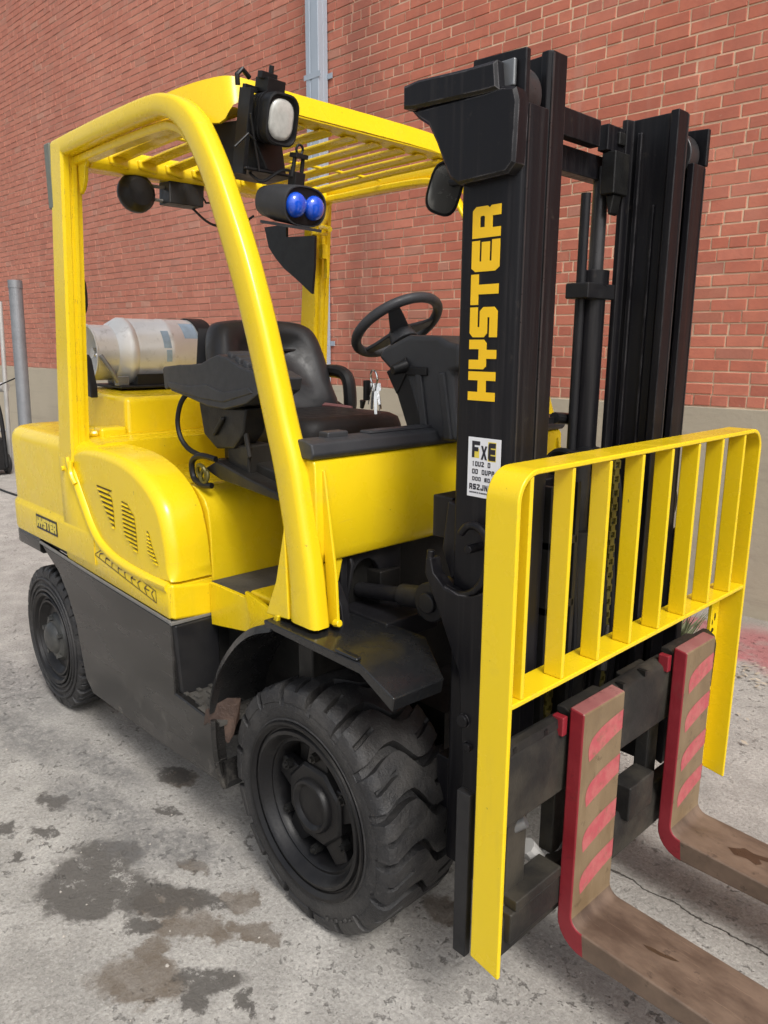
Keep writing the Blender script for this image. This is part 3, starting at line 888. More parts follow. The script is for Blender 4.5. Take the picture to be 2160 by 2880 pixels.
# ---------------- side hood pods with louvres, main hood
def hood_pod(s):
    top = smooth_path([Vector(p + (0,)) for p in [(-1.395, 1.175), (-1.25, 1.200), (-1.05, 1.200), (-0.90, 1.180), (-0.78, 1.135), (-0.695, 1.065), (-0.655, 0.965), (-0.643, 0.87), (-0.641, 0.828)]], 5)
    low = [(x, z + 0.004) for x, z in reversed([p for p in swp if p[1] < 1.12])]
    pts = [(p.x, p.y) for p in top] + low[2:] + [(-1.395, 1.10)]
    rings = [(-0.452, 0.004), (-0.456, 0.0), (-0.552, 0.0)] + [(-0.552 - 0.045 * math.sin(R(a)), 0.034 * (1 - math.cos(R(a)))) for a in (18, 36, 54, 72, 84, 90)]
    mb = MB()
    L = []
    nt = len(top)
    for y, d in rings:
        ins = inset2(pts, d)
        # only the top/front edge rolls over; the lower edge stays put
        l = []
        for i, p in enumerate(pts):
            wgt = 1.0 if i < nt - 6 else max(0.15, 1 - (i - nt + 6) / 6.0) if i < nt else 0.0
            q = (p[0] + (ins[i][0] - p[0]) * wgt, p[1] + (ins[i][1] - p[1]) * wgt)
            l.append((q[0], y, q[1]))
        L.append(l)
    mb.loft(L)
    if s > 0: mb.mirror()
    o = obj('hood_side', mb, Y, F, smooth=40)
    # louvre groups: dark slots with a raised lip
    yv = -0.5975
    groups = [([(-1.159, 1.075), (-1.035, 1.058), (-1.035, 0.945), (-1.045, 0.93)], 9), ([(-0.955, 1.046), (-0.885, 1.03), (-0.862, 0.885), (-0.955, 0.925)], 11), ([(-0.785, 0.972), (-0.775, 0.970), (-0.722, 0.868), (-0.785, 0.875)], 8)]
    edges = [  # left edge, right edge as polylines from top to bottom
        ([(-1.155, 1.075), (-1.125, 1.03), (-1.09, 0.985), (-1.04, 0.935)], [(-1.07, 1.072), (-1.035, 1.045), (-1.03, 1.0), (-1.03, 0.935)], 8),
        ([(-0.958, 1.046), (-0.96, 0.99), (-0.955, 0.93), (-0.88, 0.885)], [(-0.92, 1.046), (-0.872, 1.01), (-0.865, 0.95), (-0.862, 0.885)], 11),
        ([(-0.786, 0.974), (-0.787, 0.93), (-0.787, 0.90), (-0.745, 0.872)], [(-0.776, 0.974), (-0.757, 0.93), (-0.735, 0.895), (-0.718, 0.872)], 8)]
    def at(pl_, z):
        for (xa, za), (xb, zb) in zip(pl_, pl_[1:]):
            if zb <= z <= za:
                return xa + (xb - xa) * (za - z) / max(1e-6, za - zb)
        return pl_[-1][0]
    if s < 0:
        for le, ri, n in edges:
            vb = MB()
            z1, z0 = le[0][1], le[-1][1]
            for k in range(n):
                zt = z1 - (z1 - z0) * (k + 0.10) / n
                zb = z1 - (z1 - z0) * (k + 0.62) / n
                xa, xb, xc, xd = at(le, zt), at(ri, zt), at(ri, zb), at(le, zb)
                if xb - xa < 0.006: xb = xa + 0.006
                vb.add([(xa, yv, zt), (xb, yv, zt - 0.004), (xc, yv, zb - 0.004), (xd, yv, zb), (xa, yv - 0.0025, zt), (xb, yv - 0.0025, zt - 0.004), (xc, yv + 0.002, zb - 0.004), (xd, yv + 0.002, zb)], [(4, 5, 6, 7), (0, 1, 5, 4), (1, 2, 6, 5), (3, 0, 4, 7)])
            obj('louvre', vb, M['vent'], o, smooth=0)
            lp_ = MB()
            for k in range(n):
                zt = z1 - (z1 - z0) * (k + 0.64) / n
                xa, xb = at(le, zt), at(ri, zt)
                if xb - xa < 0.008: continue
                lp_.add([(xa, -0.5972, zt), (xb, -0.5972, zt - 0.004), (xb, -0.6022, zt - 0.0065), (xa, -0.6022, zt - 0.0025), (xa, -0.5972, zt - 0.0045), (xb, -0.5972, zt - 0.0085)], [(0, 1, 2, 3), (3, 2, 5, 4)])
            obj('louvre_lip', lp_, Y, o, smooth=0)
hood_pod(-1)
hood_pod(1)
hd = [(-1.40, 0.78), (-1.40, 1.105), (-0.80, 1.105), (-0.745, 1.108), (-0.715, 1.100), (-0.680, 1.075), (-0.655, 1.035), (-0.647, 0.98), (-0.645, 0.80)]
hm = MB().prism(hd, 'y', -0.4485, 0.4485)
obj('hood', hm, Y, F, bevel=0.006, smooth=45)
rg = MB().add([(-1.40, -0.36, 1.20), (-1.40, 0.36, 1.20), (-2.0, 0.36, 1.20), (-2.0, -0.36, 1.20), (-1.425, -0.345, 1.355), (-1.425, 0.345, 1.355), (-1.96, 0.345, 1.37), (-1.96, -0.345, 1.37)],
              [(3, 2, 1, 0), (4, 5, 6, 7), (0, 1, 5, 4), (1, 2, 6, 5), (2, 3, 7, 6), (3, 0, 4, 7)])
obj('hood_ridge', rg, Y, F, bevel=0.022, seg=4)
rg2 = MB().box(-1.42, -1.36, -0.449, 0.449, 1.09, 1.215)
obj('hood_rear_wall', rg2, Y, F, bevel=0.012, seg=3)
# radiator filler recess beside the rear leg
rc = MB().torus((-1.50, -0.45, 1.222), 0.075, 0.012, (0, 0, 1), 28, 8)
rco = obj('filler_rim', rc, Y, F)
cap = MB().lathe([(0.04, 0), (0.042, 0.02), (0.035, 0.026), (0.001, 0.028)], (-1.50, -0.45, 1.21), 'z', 24, cap=True)
for k in range(5):
    b = MB().box(0.0, 0.05, -0.009, 0.009, 0.0, 0.022).xf(Matrix.Translation((-1.50, -0.45, 1.213)) @ Matrix.Rotation(R(72 * k), 4, 'Z'))
    cap.add(b.v, b.f)
obj('filler_cap', cap, Y, rco, bevel=0.003)
fc = MB().box(-1.465, -1.39, -0.47, -0.36, 1.20, 1.245)
obj('latch_cover', fc, Y, F, bevel=0.014, seg=3)

# ---------------- floor step and toe panels
st = MB().box(-0.645, -0.10, -0.455, 0.455, 0.785, 0.800)
obj('floor_plate', st, M['black'], F)
sm = MB().prism([(-0.640, -0.457), (-0.43, -0.448), (-0.44, -0.30), (-0.60, -0.17), (-0.640, -0.17)], 'z', 0.801, 0.808)
obj('step_mat', sm, M['tread_plate'], F, bevel=0.002)
def toe(s):
    mb = MB().add([(-0.640, -0.462, 0.806), (-0.425, -0.452, 0.808), (-0.235, -0.585, 0.775), (-0.640, -0.452, 0.690)], [(0, 1, 2, 3)])
    # skirt below the step: a folded sheet
    mb = MB().prism([(-0.640, 0.806), (-0.425, 0.806), (-0.235, 0.790), (-0.300, 0.715), (-0.635, 0.660)], 'y', -0.466, -0.450)
    mb2 = MB().add([(-0.428, -0.4675, 0.826), (-0.09, -0.585, 0.868), (-0.10, -0.585, 0.842), (-0.24, -0.585, 0.772), (-0.30, -0.530, 0.735), (-0.40, -0.4675, 0.735),
                    (-0.428, -0.4525, 0.826), (-0.09, -0.570, 0.868), (-0.10, -0.570, 0.842), (-0.24, -0.570, 0.772), (-0.30, -0.515, 0.735), (-0.40, -0.4525, 0.735)],
                   [(0, 1, 2, 3, 4, 5), (11, 10, 9, 8, 7, 6)] + [(i, (i + 1) % 6, 6 + (i + 1) % 6, 6 + i) for i in range(6)])
    mb3 = MB().box(-0.43, -0.20, -0.452, -0.30, 0.80, 0.826)
    if s > 0:
        mb.mirror(); mb2.mirror(); mb3.mirror()
    obj('step_skirt', mb, Y, F, bevel=0.003)
    obj('toe_panel', mb2, Y, F, bevel=0.004)
    obj('toe_riser', mb3, Y, F, bevel=0.012, seg=3)
toe(-1)
toe(1)

# ---------------- cowl (front bulkhead), trim, column
cb = MB().prism([(0.004, 1.285), (0.012, 1.272), (0.018, 1.05), (0.004, 1.018), (-0.05, 1.010), (-0.05, 1.285)], 'y', -0.535, 0.535)
cwl = obj('cowl', cb, Y, F, bevel=0.006, seg=3)
tb = MB().prism([(-0.535, 1.01), (-0.43, 1.015), (-0.445, 0.955), (-0.475, 0.905), (-0.50, 0.905), (-0.515, 0.94)], 'x', -0.02, -0.004)
obj('cowl_tab', tb, Y, cwl, bevel=0.006)
ctm = MB().prism([(0.010, 1.2865), (0.020, 1.300), (0.012, 1.326), (-0.015, 1.334), (-0.055, 1.334), (-0.065, 1.2865)], 'y', -0.545, 0.545)
ctm.box(-0.055, -0.015, -0.47, -0.40, 1.330, 1.348).box(-0.055, -0.012, -0.33, 0.05, 1.330, 1.341)
obj('cowl_trim', ctm, M['plastic'], F, bevel=0.008, seg=3)
bk = MB().box(-0.12, -0.055, -0.50, 0.50, 0.40, 1.02)
bk.box(-0.10, 0.0, -0.30, -0.22, 0.5, 0.95).box(-0.10, 0.0, 0.22, 0.30, 0.5, 0.95)
obj('front_bulkhead', bk, M['greasy'], F, bevel=0.006)
for (yy, zz) in ((-0.42, 0.975), (-0.27, 1.0), (-0.26, 0.985), (0.3, 0.98)):
    obj('bolt', MB().cyl((-0.06, yy, zz), (-0.03, yy, zz), 0.012, 0.011, 6), M['labelyellow'], F, smooth=25)
# frame ear with pivot, gusset plates
ear = MB().prism([(-0.09, 0.845), (0.045, 0.845), (0.035, 0.90), (0.00, 0.955), (-0.03, 0.965), (-0.07, 0.94)], 'y', -0.475, -0.445)
ear.cyl((-0.02, -0.495, 0.905), (-0.02, -0.44, 0.905), 0.034, n=24)
ear.prism([(-0.05, 0.90), (-0.02, 0.90), (0.0, 0.99), (-0.01, 1.01), (-0.05, 1.01)], 'y', -0.405, -0.392)
ear.box(-0.06, 0.13, -0.40, -0.20, 0.80, 0.86)
ear.prism([(-0.425, 0.86), (-0.395, 0.86)] + [(-0.335 + 0.06 * math.cos(R(a_)), 0.905 + 0.085 * math.sin(R(a_))) for a_ in range(180, -1, -20)] + [(-0.24, 0.86), (-0.20, 0.86), (-0.20, 1.035), (-0.425, 1.035)], 'x', -0.045, -0.02)
obj('frame_ear', ear, M['black'], F, bevel=0.006)
tc = MB().cyl((-0.05, -0.335, 0.895), (0.16, -0.335, 0.928), 0.021, n=20).cyl((0.12, -0.335, 0.922), (0.235, -0.335, 0.940), 0.030, n=20)
tc.cyl((0.255, -0.378, 0.945), (0.255, -0.292, 0.945), 0.050, n=28)
tc.cyl((0.255, -0.390, 0.945), (0.255, -0.28, 0.945), 0.026, n=20)
tc.box(0.205, 0.245, -0.365, -0.305, 0.895, 0.915)
obj('tilt_cylinder', tc, M['black'], F, bevel=0.004)
tcl = MB(); tcl.add(tc.v, tc.f); tcl.mirror()
obj('tilt_cylinder', tcl, M['black'], F, bevel=0.004)

colm = MB().prism([(0.0, 1.30), (-0.185, 1.30), (-0.235, 1.41), (-0.275, 1.49), (-0.330, 1.530), (-0.300, 1.555), (-0.20, 1.592), (-0.08, 1.588), (-0.045, 1.572), (0.0, 1.565), (0.002, 1.50), (-0.03, 1.49), (-0.02, 1.40)], 'y', -0.09, 0.10)
colm.xf(Matrix.Translation((0.085, 0, 0)))
co_ = obj('steering_column', colm, M['plastic'], F, bevel=0.018, seg=4)
rec = MB().prism([(-0.135, 1.31), (-0.195, 1.485), (-0.105, 1.485), (-0.05, 1.31)], 'y', -0.096, -0.088)
obj('column_shade', MB().prism([(-0.120, 1.302), (-0.183, 1.302), (-0.233, 1.41), (-0.270, 1.485), (-0.200, 1.495), (-0.165, 1.42)], 'y', -0.0925, -0.085).xf(Matrix.Translation((0.085, 0, 0))), M['plastic_black'], co_, bevel=0.004)  # thin black plate painting in the shade on the column's near face
for xa_, xb_ in ((-0.118, -0.150), (-0.030, -0.062)):
    obj('column_rib', MB().loft([[(xb_ - 0.012, -0.0985, 1.49), (xb_ + 0.012, -0.0985, 1.49), (xb_ + 0.012, -0.085, 1.49), (xb_ - 0.012, -0.085, 1.49)], [(xa_ - 0.014, -0.0985, 1.305), (xa_ + 0.014, -0.0985, 1.305), (xa_ + 0.014, -0.085, 1.305), (xa_ - 0.014, -0.085, 1.305)]]).xf(Matrix.Translation((0.085, 0, 0))), M['plastic'], co_, bevel=0.005)
rec2 = MB().box(-0.195, -0.115, -0.099, -0.08, 1.478, 1.502)
rec2.prism([(-0.28, 1.485), (-0.20, 1.53), (-0.19, 1.49), (-0.235, 1.42)], 'y', -0.098, -0.085)
rec2.cyl((-0.20, -0.09, 1.505), (-0.215, -0.135, 1.492), 0.020, 0.014)
rec2.xf(Matrix.Translation((0.085, 0, 0)))
obj('switch_stalk', rec2, M['plastic_black'], co_, bevel=0.004)
SWC = Vector((-0.248, 0.0, 1.620))
tilt = R(36)
wx = Vector((math.cos(tilt), 0, math.sin(tilt)))
wy = Vector((0, 1, 0))
wz = wx.cross(wy)
sr = 0.137
rimt = MB().tube([SWC + sr * (math.cos(a) * wx + math.sin(a) * wy) for a in [2 * math.pi * i / 56 for i in range(56)]], 0.0155, 12, True)
swo = obj('steering_wheel', rimt, M['plastic'], F, smooth=60)
for a in (75, 195, 315):
    d = math.cos(R(a)) * wx + math.sin(R(a)) * wy
    e_ = -math.sin(R(a)) * wx + math.cos(R(a)) * wy
    L = []
    for q, wd, dz in ((0.02, 0.030, -0.022), (0.08, 0.024, -0.014), (0.142, 0.015, 0.0)):
        c_ = SWC + d * q + wz * dz
        L.append([c_ + e_ * wd + wz * 0.006, c_ - e_ * wd + wz * 0.006, c_ - e_ * wd - wz * 0.006, c_ + e_ * wd - wz * 0.006])
    obj('spoke', MB().loft(L), M['plastic'], swo, bevel=0.004)
obj('horn_button', MB().cyl(SWC - wz * 0.06, SWC - wz * 0.010, 0.046, 0.034, 28), M['plastic'], swo, bevel=0.006)
# pedals / lever knob beside the mast
kn = MB().cyl((0.03, 0.12, 1.60), (0.05, 0.10, 1.74), 0.008).cyl((0.035, 0.08, 1.74), (0.07, 0.08, 1.74), 0.024, 0.030, 14).cyl((0.035, 0.08, 1.715), (0.07, 0.08, 1.70), 0.020, 0.026, 14)
obj('direction_lever', kn, M['plastic_black'], F)

# ---------------- fenders
def fender(s):
    tp = MB().prism([(-0.12, 0.842), (0.255, 0.842), (0.258, 0.848), (0.25, 0.853), (-0.12, 0.853)], 'y', -0.604, -0.385)
    o = None
    a = MB().add([(-0.13, -0.604, 0.852), (0.25, -0.604, 0.852), (0.362, -0.600, 0.802), (0.368, -0.440, 0.802), (0.245, -0.375, 0.853), (-0.13, -0.375, 0.853),
                  (-0.13, -0.600, 0.830), (0.25, -0.600, 0.822), (0.352, -0.596, 0.765), (0.362, -0.442, 0.765), (0.245, -0.380, 0.835), (-0.13, -0.380, 0.835)],
                 [(0, 1, 4, 5), (1, 2, 3, 4), (0, 6, 7, 1), (1, 7, 8, 2), (2, 8, 9, 3), (3, 9, 10, 4), (4, 10, 11, 5), (6, 0, 5, 11), (7, 6, 11, 10), (8, 7, 10, 9)])
    a.box(0.165, 0.245, -0.606, -0.588, 0.8535, 0.862)
    if s > 0: a.mirror()
    o = obj('fender', a, M['fender'], F, bevel=0.007, seg=3)
    L = []
    outer = [(-0.104, 0.846), (-0.177, 0.818), (-0.235, 0.785), (-0.295, 0.735), (-0.362, 0.660), (-0.412, 0.580), (-0.440, 0.515), (-0.449, 0.470)]
    sp = smooth_path([Vector(p + (0,)) for p in outer], 4)
    for p in sp:
        c0 = Vector((0.03, 0.36, 0))
        i_ = (c0 - p).normalized()
        q = p + i_ * 0.012
        L.append([(p.x + i_.x * 0.02, -0.606, p.y + i_.y * 0.02), (p.x, -0.596, p.y), (p.x, -0.38, p.y), (q.x, -0.38, q.y), (q.x + i_.x * 0.008, -0.598, q.y + i_.y * 0.008)])
    fl = MB().loft(L)
    if s > 0: fl.mirror()
    obj('fender_flap', fl, M['fender'], F, smooth=50)
    if s < 0:
        sl = MB()
        for (x, z, yy) in ((-0.30, 0.733, -0.47),):
            sl.cyl((x - 0.002, yy - 0.03, z), (x - 0.002, yy + 0.03, z), 0.010, n=12)
        obj('flap_slot', sl, M['vent'], o)
        # torn, rusty lower end with a bent stay
        tn = MB()
        A = [(-0.452, -0.604, 0.462), (-0.470, -0.602, 0.405), (-0.448, -0.602, 0.432), (-0.425, -0.602, 0.415), (-0.385, -0.56, 0.470), (-0.340, -0.50, 0.515), (-0.33, -0.50, 0.48), (-0.372, -0.54, 0.40), (-0.392, -0.58, 0.36), (-0.415, -0.59, 0.445)]
        tn = MB().loft([[(p[0], p[1], p[2]) for p in ((-0.456, -0.604, 0.47), (-0.474, -0.603, 0.41), (-0.446, -0.603, 0.432), (-0.428, -0.60, 0.418))],
                        [(p[0], p[1], p[2]) for p in ((-0.40, -0.56, 0.515), (-0.425, -0.56, 0.42), (-0.405, -0.56, 0.40), (-0.39, -0.57, 0.37))],
                        [(p[0], p[1], p[2]) for p in ((-0.372, -0.53, 0.515), (-0.385, -0.53, 0.44), (-0.388, -0.54, 0.42), (-0.39, -0.55, 0.39))]])
        obj('torn_end', tn, M['mud'], o, label='torn rusty lower end of the wheel arch flap')
        sty = MB().tube(smooth_path([(-0.408, -0.606, 0.455), (-0.400, -0.610, 0.38), (-0.392, -0.606, 0.30), (-0.378, -0.595, 0.235)], 4), [0.010] * 12 + [0.007], 8)
        sty.prism([(-0.41, 0.30), (-0.375, 0.33), (-0.350, 0.27), (-0.372, 0.235)], 'y', -0.595, -0.54)
        obj('flap_stay', sty, M['panel'], o)
fender(-1)
fender(1)

# ---------------- overhead guard
def guard_side(s):
    rear = [(-1.34, 2.236), (-1.10, 2.238), (-0.85, 2.237), (-0.64, 2.231), (-0.545, 2.216), (-0.465, 2.185), (-0.392, 2.125), (-0.320, 2.020), (-0.262, 1.910), (-0.200, 1.782), (-0.140, 1.629), (-0.092, 1.482), (-0.058, 1.373), (-0.022, 1.277), (0.010, 1.134), (0.038, 1.001), (0.058, 0.866)]
    inn = [(-1.34, 2.178), (-1.10, 2.180), (-0.85, 2.180), (-0.65, 2.176), (-0.575, 2.165), (-0.515, 2.138), (-0.455, 2.085), (-0.385, 1.985), (-0.335, 1.880), (-0.282, 1.760), (-0.223, 1.610), (-0.178, 1.470), (-0.146, 1.365), (-0.112, 1.260), (-0.078, 1.125), (-0.056, 1.000), (-0.05, 0.866)]
    O = smooth_path([Vector(p + (0,)) for p in rear], 4)
    I = smooth_path([Vector(p + (0,)) for p in inn], 4)
    loops = []
    n = len(O)
    for k, (o_, i_) in enumerate(zip(O, I)):
        f = k / (n - 1)
        yo = -0.588 + 0.020 * min(1, max(0, (f - 0.25) * 2)) - 0.012 * f
        yi = yo + 0.058
        sec = []
        # rounded rectangle between outer and inner curve
        for u_, v_ in ((0.0, 0.22), (0.0, 0.78), (0.06, 0.93), (0.20, 1.0), (0.80, 1.0), (0.94, 0.93), (1.0, 0.78), (1.0, 0.22), (0.94, 0.07), (0.80, 0.0), (0.20, 0.0), (0.06, 0.07)):
            q = o_.lerp(i_, u_)
            sec.append((q.x, yo + (yi - yo) * v_, q.y))
        loops.append(sec)
    mb = MB().loft(loops)
    if s > 0: mb.mirror()
    g_ = obj('guard_arch', mb, Y, F, smooth=50)
    # inner lip under the arch
    lp = MB()
    L = []
    for p in smooth_path([Vector(q + (0,)) for q in [(-1.33, 2.176), (-0.90, 2.176), (-0.66, 2.170), (-0.585, 2.158), (-0.53, 2.130), (-0.47, 2.075), (-0.40, 1.975)]], 5):
        L.append([(p.x, -0.548, p.y + 0.004), (p.x, -0.503, p.y + 0.004), (p.x, -0.503, p.y - 0.022), (p.x, -0.548, p.y - 0.022)])
    lp.loft(L)
    if s > 0: lp.mirror()
    obj('arch_lip', lp, Y, g_, bevel=0.008, seg=3)
    # gusset flare at the foot
    gs = MB().prism([(-0.062, 1.12), (-0.052, 0.866), (-0.155, 0.856), (-0.105, 0.96)], 'y', -0.578, -0.560)
    gs.prism([(0.03, 0.862), (0.070, 0.862), (0.062, 1.0), (0.02, 1.26), (0.0, 1.26)], 'y', -0.513, -0.504)
    gs.cyl((0.055, -0.513, 0.872), (0.078, -0.513, 0.876), 0.010, n=10)
    if s > 0: gs.mirror()
    obj('foot_gusset', gs, Y, g_, bevel=0.004)
    # rear leg: ribbed channel leaning a little
    def rl(xs, z, f):
        return xs
    L = []
    for z in (2.225, 1.9, 1.5, 1.2, 1.13):
        f = (2.225 - z) / (2.225 - 1.13)
        yo = -0.588 - 0.016 * f
        xb, xf = -1.345 - 0.125 * f, -1.252 - 0.095 * f
        L.append([(xb, yo + 0.004, z), (xb + 0.004, yo, z), (xf - 0.008, yo, z), (xf, yo + 0.008, z), (xf, yo + 0.026, z), (xf - 0.007, yo + 0.030, z), (xf - 0.007, yo + 0.036, z), (xf, yo + 0.040, z), (xf, yo + 0.052, z), (xf - 0.016, yo + 0.056, z), (xf - 0.016, yo + 0.074, z), (xf - 0.03, yo + 0.078, z), (xb, yo + 0.078, z)])
    mb = MB().loft(L)
    if s > 0: mb.mirror()
    obj('rear_leg', mb, Y, F, smooth=30)
    cb_ = MB().box(-1.365, -1.335, -0.586, -0.53, 2.17, 2.232)
    gt = MB().prism([(-1.262, 2.185), (-1.262, 2.06), (-1.235, 2.075), (-1.215, 2.10), (-1.205, 2.14), (-1.18, 2.16), (-1.17, 2.185)], 'y', -0.533, -0.518)
    if s > 0: gt.mirror()
    obj('corner_gusset', gt, Y, g_, bevel=0.004)
    ft = MB().tube(smooth_path([(-1.352, -0.609, 1.135), (-1.350, -0.611, 1.10), (-1.335, -0.612, 1.075), (-1.318, -0.609, 1.055)], 4), 0.010, 8)
    if s > 0: ft.mirror()
    obj('leg_foot', ft, Y, F)
    bt_ = MB().cyl((-1.43, -0.603, 1.10), (-1.43, -0.615, 1.10), 0.010, n=10)
    if s > 0: bt_.mirror()
    obj('bolt', bt_, Y, F)
guard_side(-1)
guard_side(1)
rb_ = MB().prism([(-1.345, 2.222), (-1.20, 2.212), (-1.195, 2.165), (-1.215, 2.140), (-1.335, 2.150)], 'y', -0.512, 0.512)
obj('guard_rear_beam', rb_, Y, F, bevel=0.012, seg=3)
# front header: upright plate whose near end turns back to the arch
hp = MB()
def plate(P4, t, d):
    d = Vector(d) * t
    mb = MB()
    mb.add([Vector(p) for p in P4] + [Vector(p) + d for p in P4], [(0, 1, 2, 3), (7, 6, 5, 4)] + [(i, (i + 1) % 4, 4 + (i + 1) % 4, 4 + i) for i in range(4)])
    return mb
zt, zb = 2.268, 2.207
pts_t = [(-0.80, -0.530, 2.236), (-0.66, -0.500, 2.262), (-0.505, -0.455, 2.272), (-0.455, -0.40, 2.272), (-0.450, -0.2, zt), (-0.450, 0.2, zt), (-0.455, 0.40, 2.262), (-0.470, 0.455, 2.235), (-0.50, 0.505, 2.185)]
pts_b = [(-0.80, -0.530, 2.19), (-0.62, -0.500, 2.185), (-0.470, -0.465, 2.150), (-0.432, -0.415, 2.206), (-0.428, -0.2, zb), (-0.428, 0.2, zb), (-0.430, 0.38, 2.202), (-0.440, 0.425, 2.190), (-0.48, 0.46, 2.170)]
L = []
for a, b in zip(smooth_path(pts_t, 4), smooth_path(pts_b, 4)):
    a, b = Vector(a), Vector(b)
    d = Vector((-0.012, 0, 0)) if abs(a.y) < 0.43 else Vector((-0.008, 0.010 if a.y < 0 else -0.010, 0))
    L.append([a, b, b + d, a + d])
obj('guard_header', MB().loft(L), Y, F, smooth=45)
hl = MB().prism([(-0.430, 2.206), (-0.430, 2.200), (-0.49, 2.194), (-0.49, 2.200)], 'y', -0.40, 0.43)
obj('header_flange', hl, Y, F, bevel=0.003)
ns = 9
for i in range(ns):
    y = -0.415 + i * 0.105
    L = []
    for x, z in ((-1.235, 2.182), (-1.0, 2.188), (-0.72, 2.191), (-0.462, 2.190)):
        L.append([(x, y - 0.027, z - 0.005), (x, y - 0.0275, z + 0.001), (x, y - 0.022, z + 0.005), (x, y, z + 0.007), (x, y + 0.022, z + 0.004), (x, y + 0.0275, z - 0.001), (x, y + 0.027, z - 0.007), (x, y + 0.021, z - 0.001), (x, y, z + 0.002), (x, y - 0.021, z + 0.0005)])
    obj('roof_slat', MB().loft(L), Y, F, bevel=0.0015, smooth=30)
    tabm = MB().prism([(y - 0.034, 2.160), (y + 0.034, 2.150), (y + 0.040, 2.186), (y - 0.040, 2.190)], 'x', -1.24, -1.185)
    obj('slat_tab', tabm, Y, F, bevel=0.008)
cbm = MB().box(-0.868, -0.852, -0.50, 0.50, 2.1895, 2.198)
obj('roof_crossbar', cbm, Y, F, bevel=0.003)
# light strobe bar on the rear edge of the guard
sb = MB().box(-1.395, -1.35, -0.592, -0.50, 2.02, 2.232)
obj('rear_reflector', sb, simple('grey_green_plastic', (0.14, 0.15, 0.12), 0.5), F, bevel=0.006)

# ---------------- work light, blue spotlights, rear lamp, boxes, cables
def lamp_frame(c, d, upv=(0, 0, 1)):
    d = Vector(d).normalized()
    r = d.cross(Vector(upv)).normalized()
    u = r.cross(d)
    return Matrix((r, d, u)).transposed().to_4x4(), Vector(c)
def roundrect(hw, hh, r, n=5):
    out = []
    for cx, cy, a0 in ((hw - r, hh - r, 0), (-hw + r, hh - r, 90), (-hw + r, -hh + r, 180), (hw - r, -hh + r, 270)):
        out += [(cx + r * math.cos(R(a0 + 90 * k / n)), cy + r * math.sin(R(a0 + 90 * k / n))) for k in range(n + 1)]
    return out
Mx, c = lamp_frame((-0.350, -0.358, 2.155), (0.93, 0.05, -0.22))
hw = MB().loft([[(p[0] * q, dd, p[1] * q) for p in roundrect(0.053, 0.064, 0.034)] for dd, q in ((-0.105, 0.55), (-0.09, 0.70), (-0.05, 0.88), (-0.01, 0.97), (0.012, 1.0), (0.022, 1.0), (0.024, 0.93), (0.014, 0.86))])
for k in range(5):
    hw.loft([[(p[0] * q, dd, p[1] * q) for p in roundrect(0.055, 0.066, 0.032)] for dd, q in ((-0.085 + k * 0.016, 0.80 + k * 0.04), (-0.079 + k * 0.016, 0.80 + k * 0.04))])
hw.xf(Matrix.Translation(c) @ Mx)
wlg = obj('work_light', hw, M['plastic_black'], F, smooth=40)
ln = MB().loft([[(p[0] * q, dd, p[1] * q) for p in roundrect(0.041, 0.051, 0.036)] for dd, q in ((0.012, 1.0), (0.018, 0.97), (0.021, 0.8), (0.022, 0.4))])
ln.xf(Matrix.Translation(c) @ Mx)
obj('lens', ln, M['lens'], wlg, smooth=60)
br = MB().box(-0.030, 0.030, -0.075, -0.020, 0.060, 0.095).box(-0.040, 0.012, -0.055, -0.035, 0.09, 0.108)
br.cyl((0, -0.05, 0.10), (0, -0.05, 0.128), 0.007, n=8)
br.box(-0.075, -0.062, -0.08, -0.03, -0.15, 0.06).box(-0.070, 0.0, -0.075, -0.060, 0.055, 0.07)
br.tube([(-0.095, -0.06, 0.06), (-0.10, -0.06, 0.085), (-0.085, -0.06, 0.10), (-0.06, -0.06, 0.085)], 0.007, 8)
br.tube([(-0.075, -0.02, 0.0), (-0.055, -0.02, -0.06), (-0.035, -0.01, -0.135)], 0.0035, 6)
br.tube([(-0.13, 0.0, -0.09), (-0.09, 0.0, -0.05), (-0.065, 0.0, -0.065)], 0.0035, 6)
br.xf(Matrix.Translation(c) @ Mx @ Matrix.Diagonal((-1, 1, 1, 1)))
obj('light_bracket', br, M['plastic_black'], wlg, bevel=0.003)
bxm = MB().add([(-0.62, -0.44, 2.175), (-0.40, -0.425, 2.155), (-0.40, -0.36, 2.035), (-0.50, -0.44, 2.035), (-0.62, -0.30, 2.175), (-0.42, -0.30, 2.16), (-0.42, -0.28, 2.035), (-0.52, -0.28, 2.035)],
               [(0, 1, 2, 3), (7, 6, 5, 4), (0, 4, 5, 1), (1, 5, 6, 2), (2, 6, 7, 3), (3, 7, 4, 0)])
bxm.box(-0.53, -0.395, -0.435, -0.27, 2.026, 2.035)
obj('control_box', bxm, M['plastic_black'], F, bevel=0.005)
Mx, c = lamp_frame((-0.330, -0.312, 1.940), (0.96, 0.10, -0.19))
sh = MB()
def oval(hw_, hh, n=28, pw=2.6):
    out = []
    for i in range(n):
        a = 2 * math.pi * i / n
        ca, sa = math.cos(a), math.sin(a)
        out.append((hw_ * math.copysign(abs(ca) ** (2 / pw), ca), hh * math.copysign(abs(sa) ** (2 / pw), sa)))
    return out
sh.loft([[(p[0] * q, dd, p[1] * q) for p in oval(0.078, 0.052)] for dd, q in ((-0.115, 0.55), (-0.105, 0.82), (-0.06, 0.95), (0.0, 1.0), (0.030, 1.02), (0.034, 1.0), (0.034, 0.94), (0.026, 0.92))])
sh.box(-0.06, 0.06, -0.08, 0.045, -0.060, -0.052)
sh.xf(Matrix.Translation(c) @ Mx)
spo = obj('blue_spotlight', sh, M['plastic'], F, smooth=45)
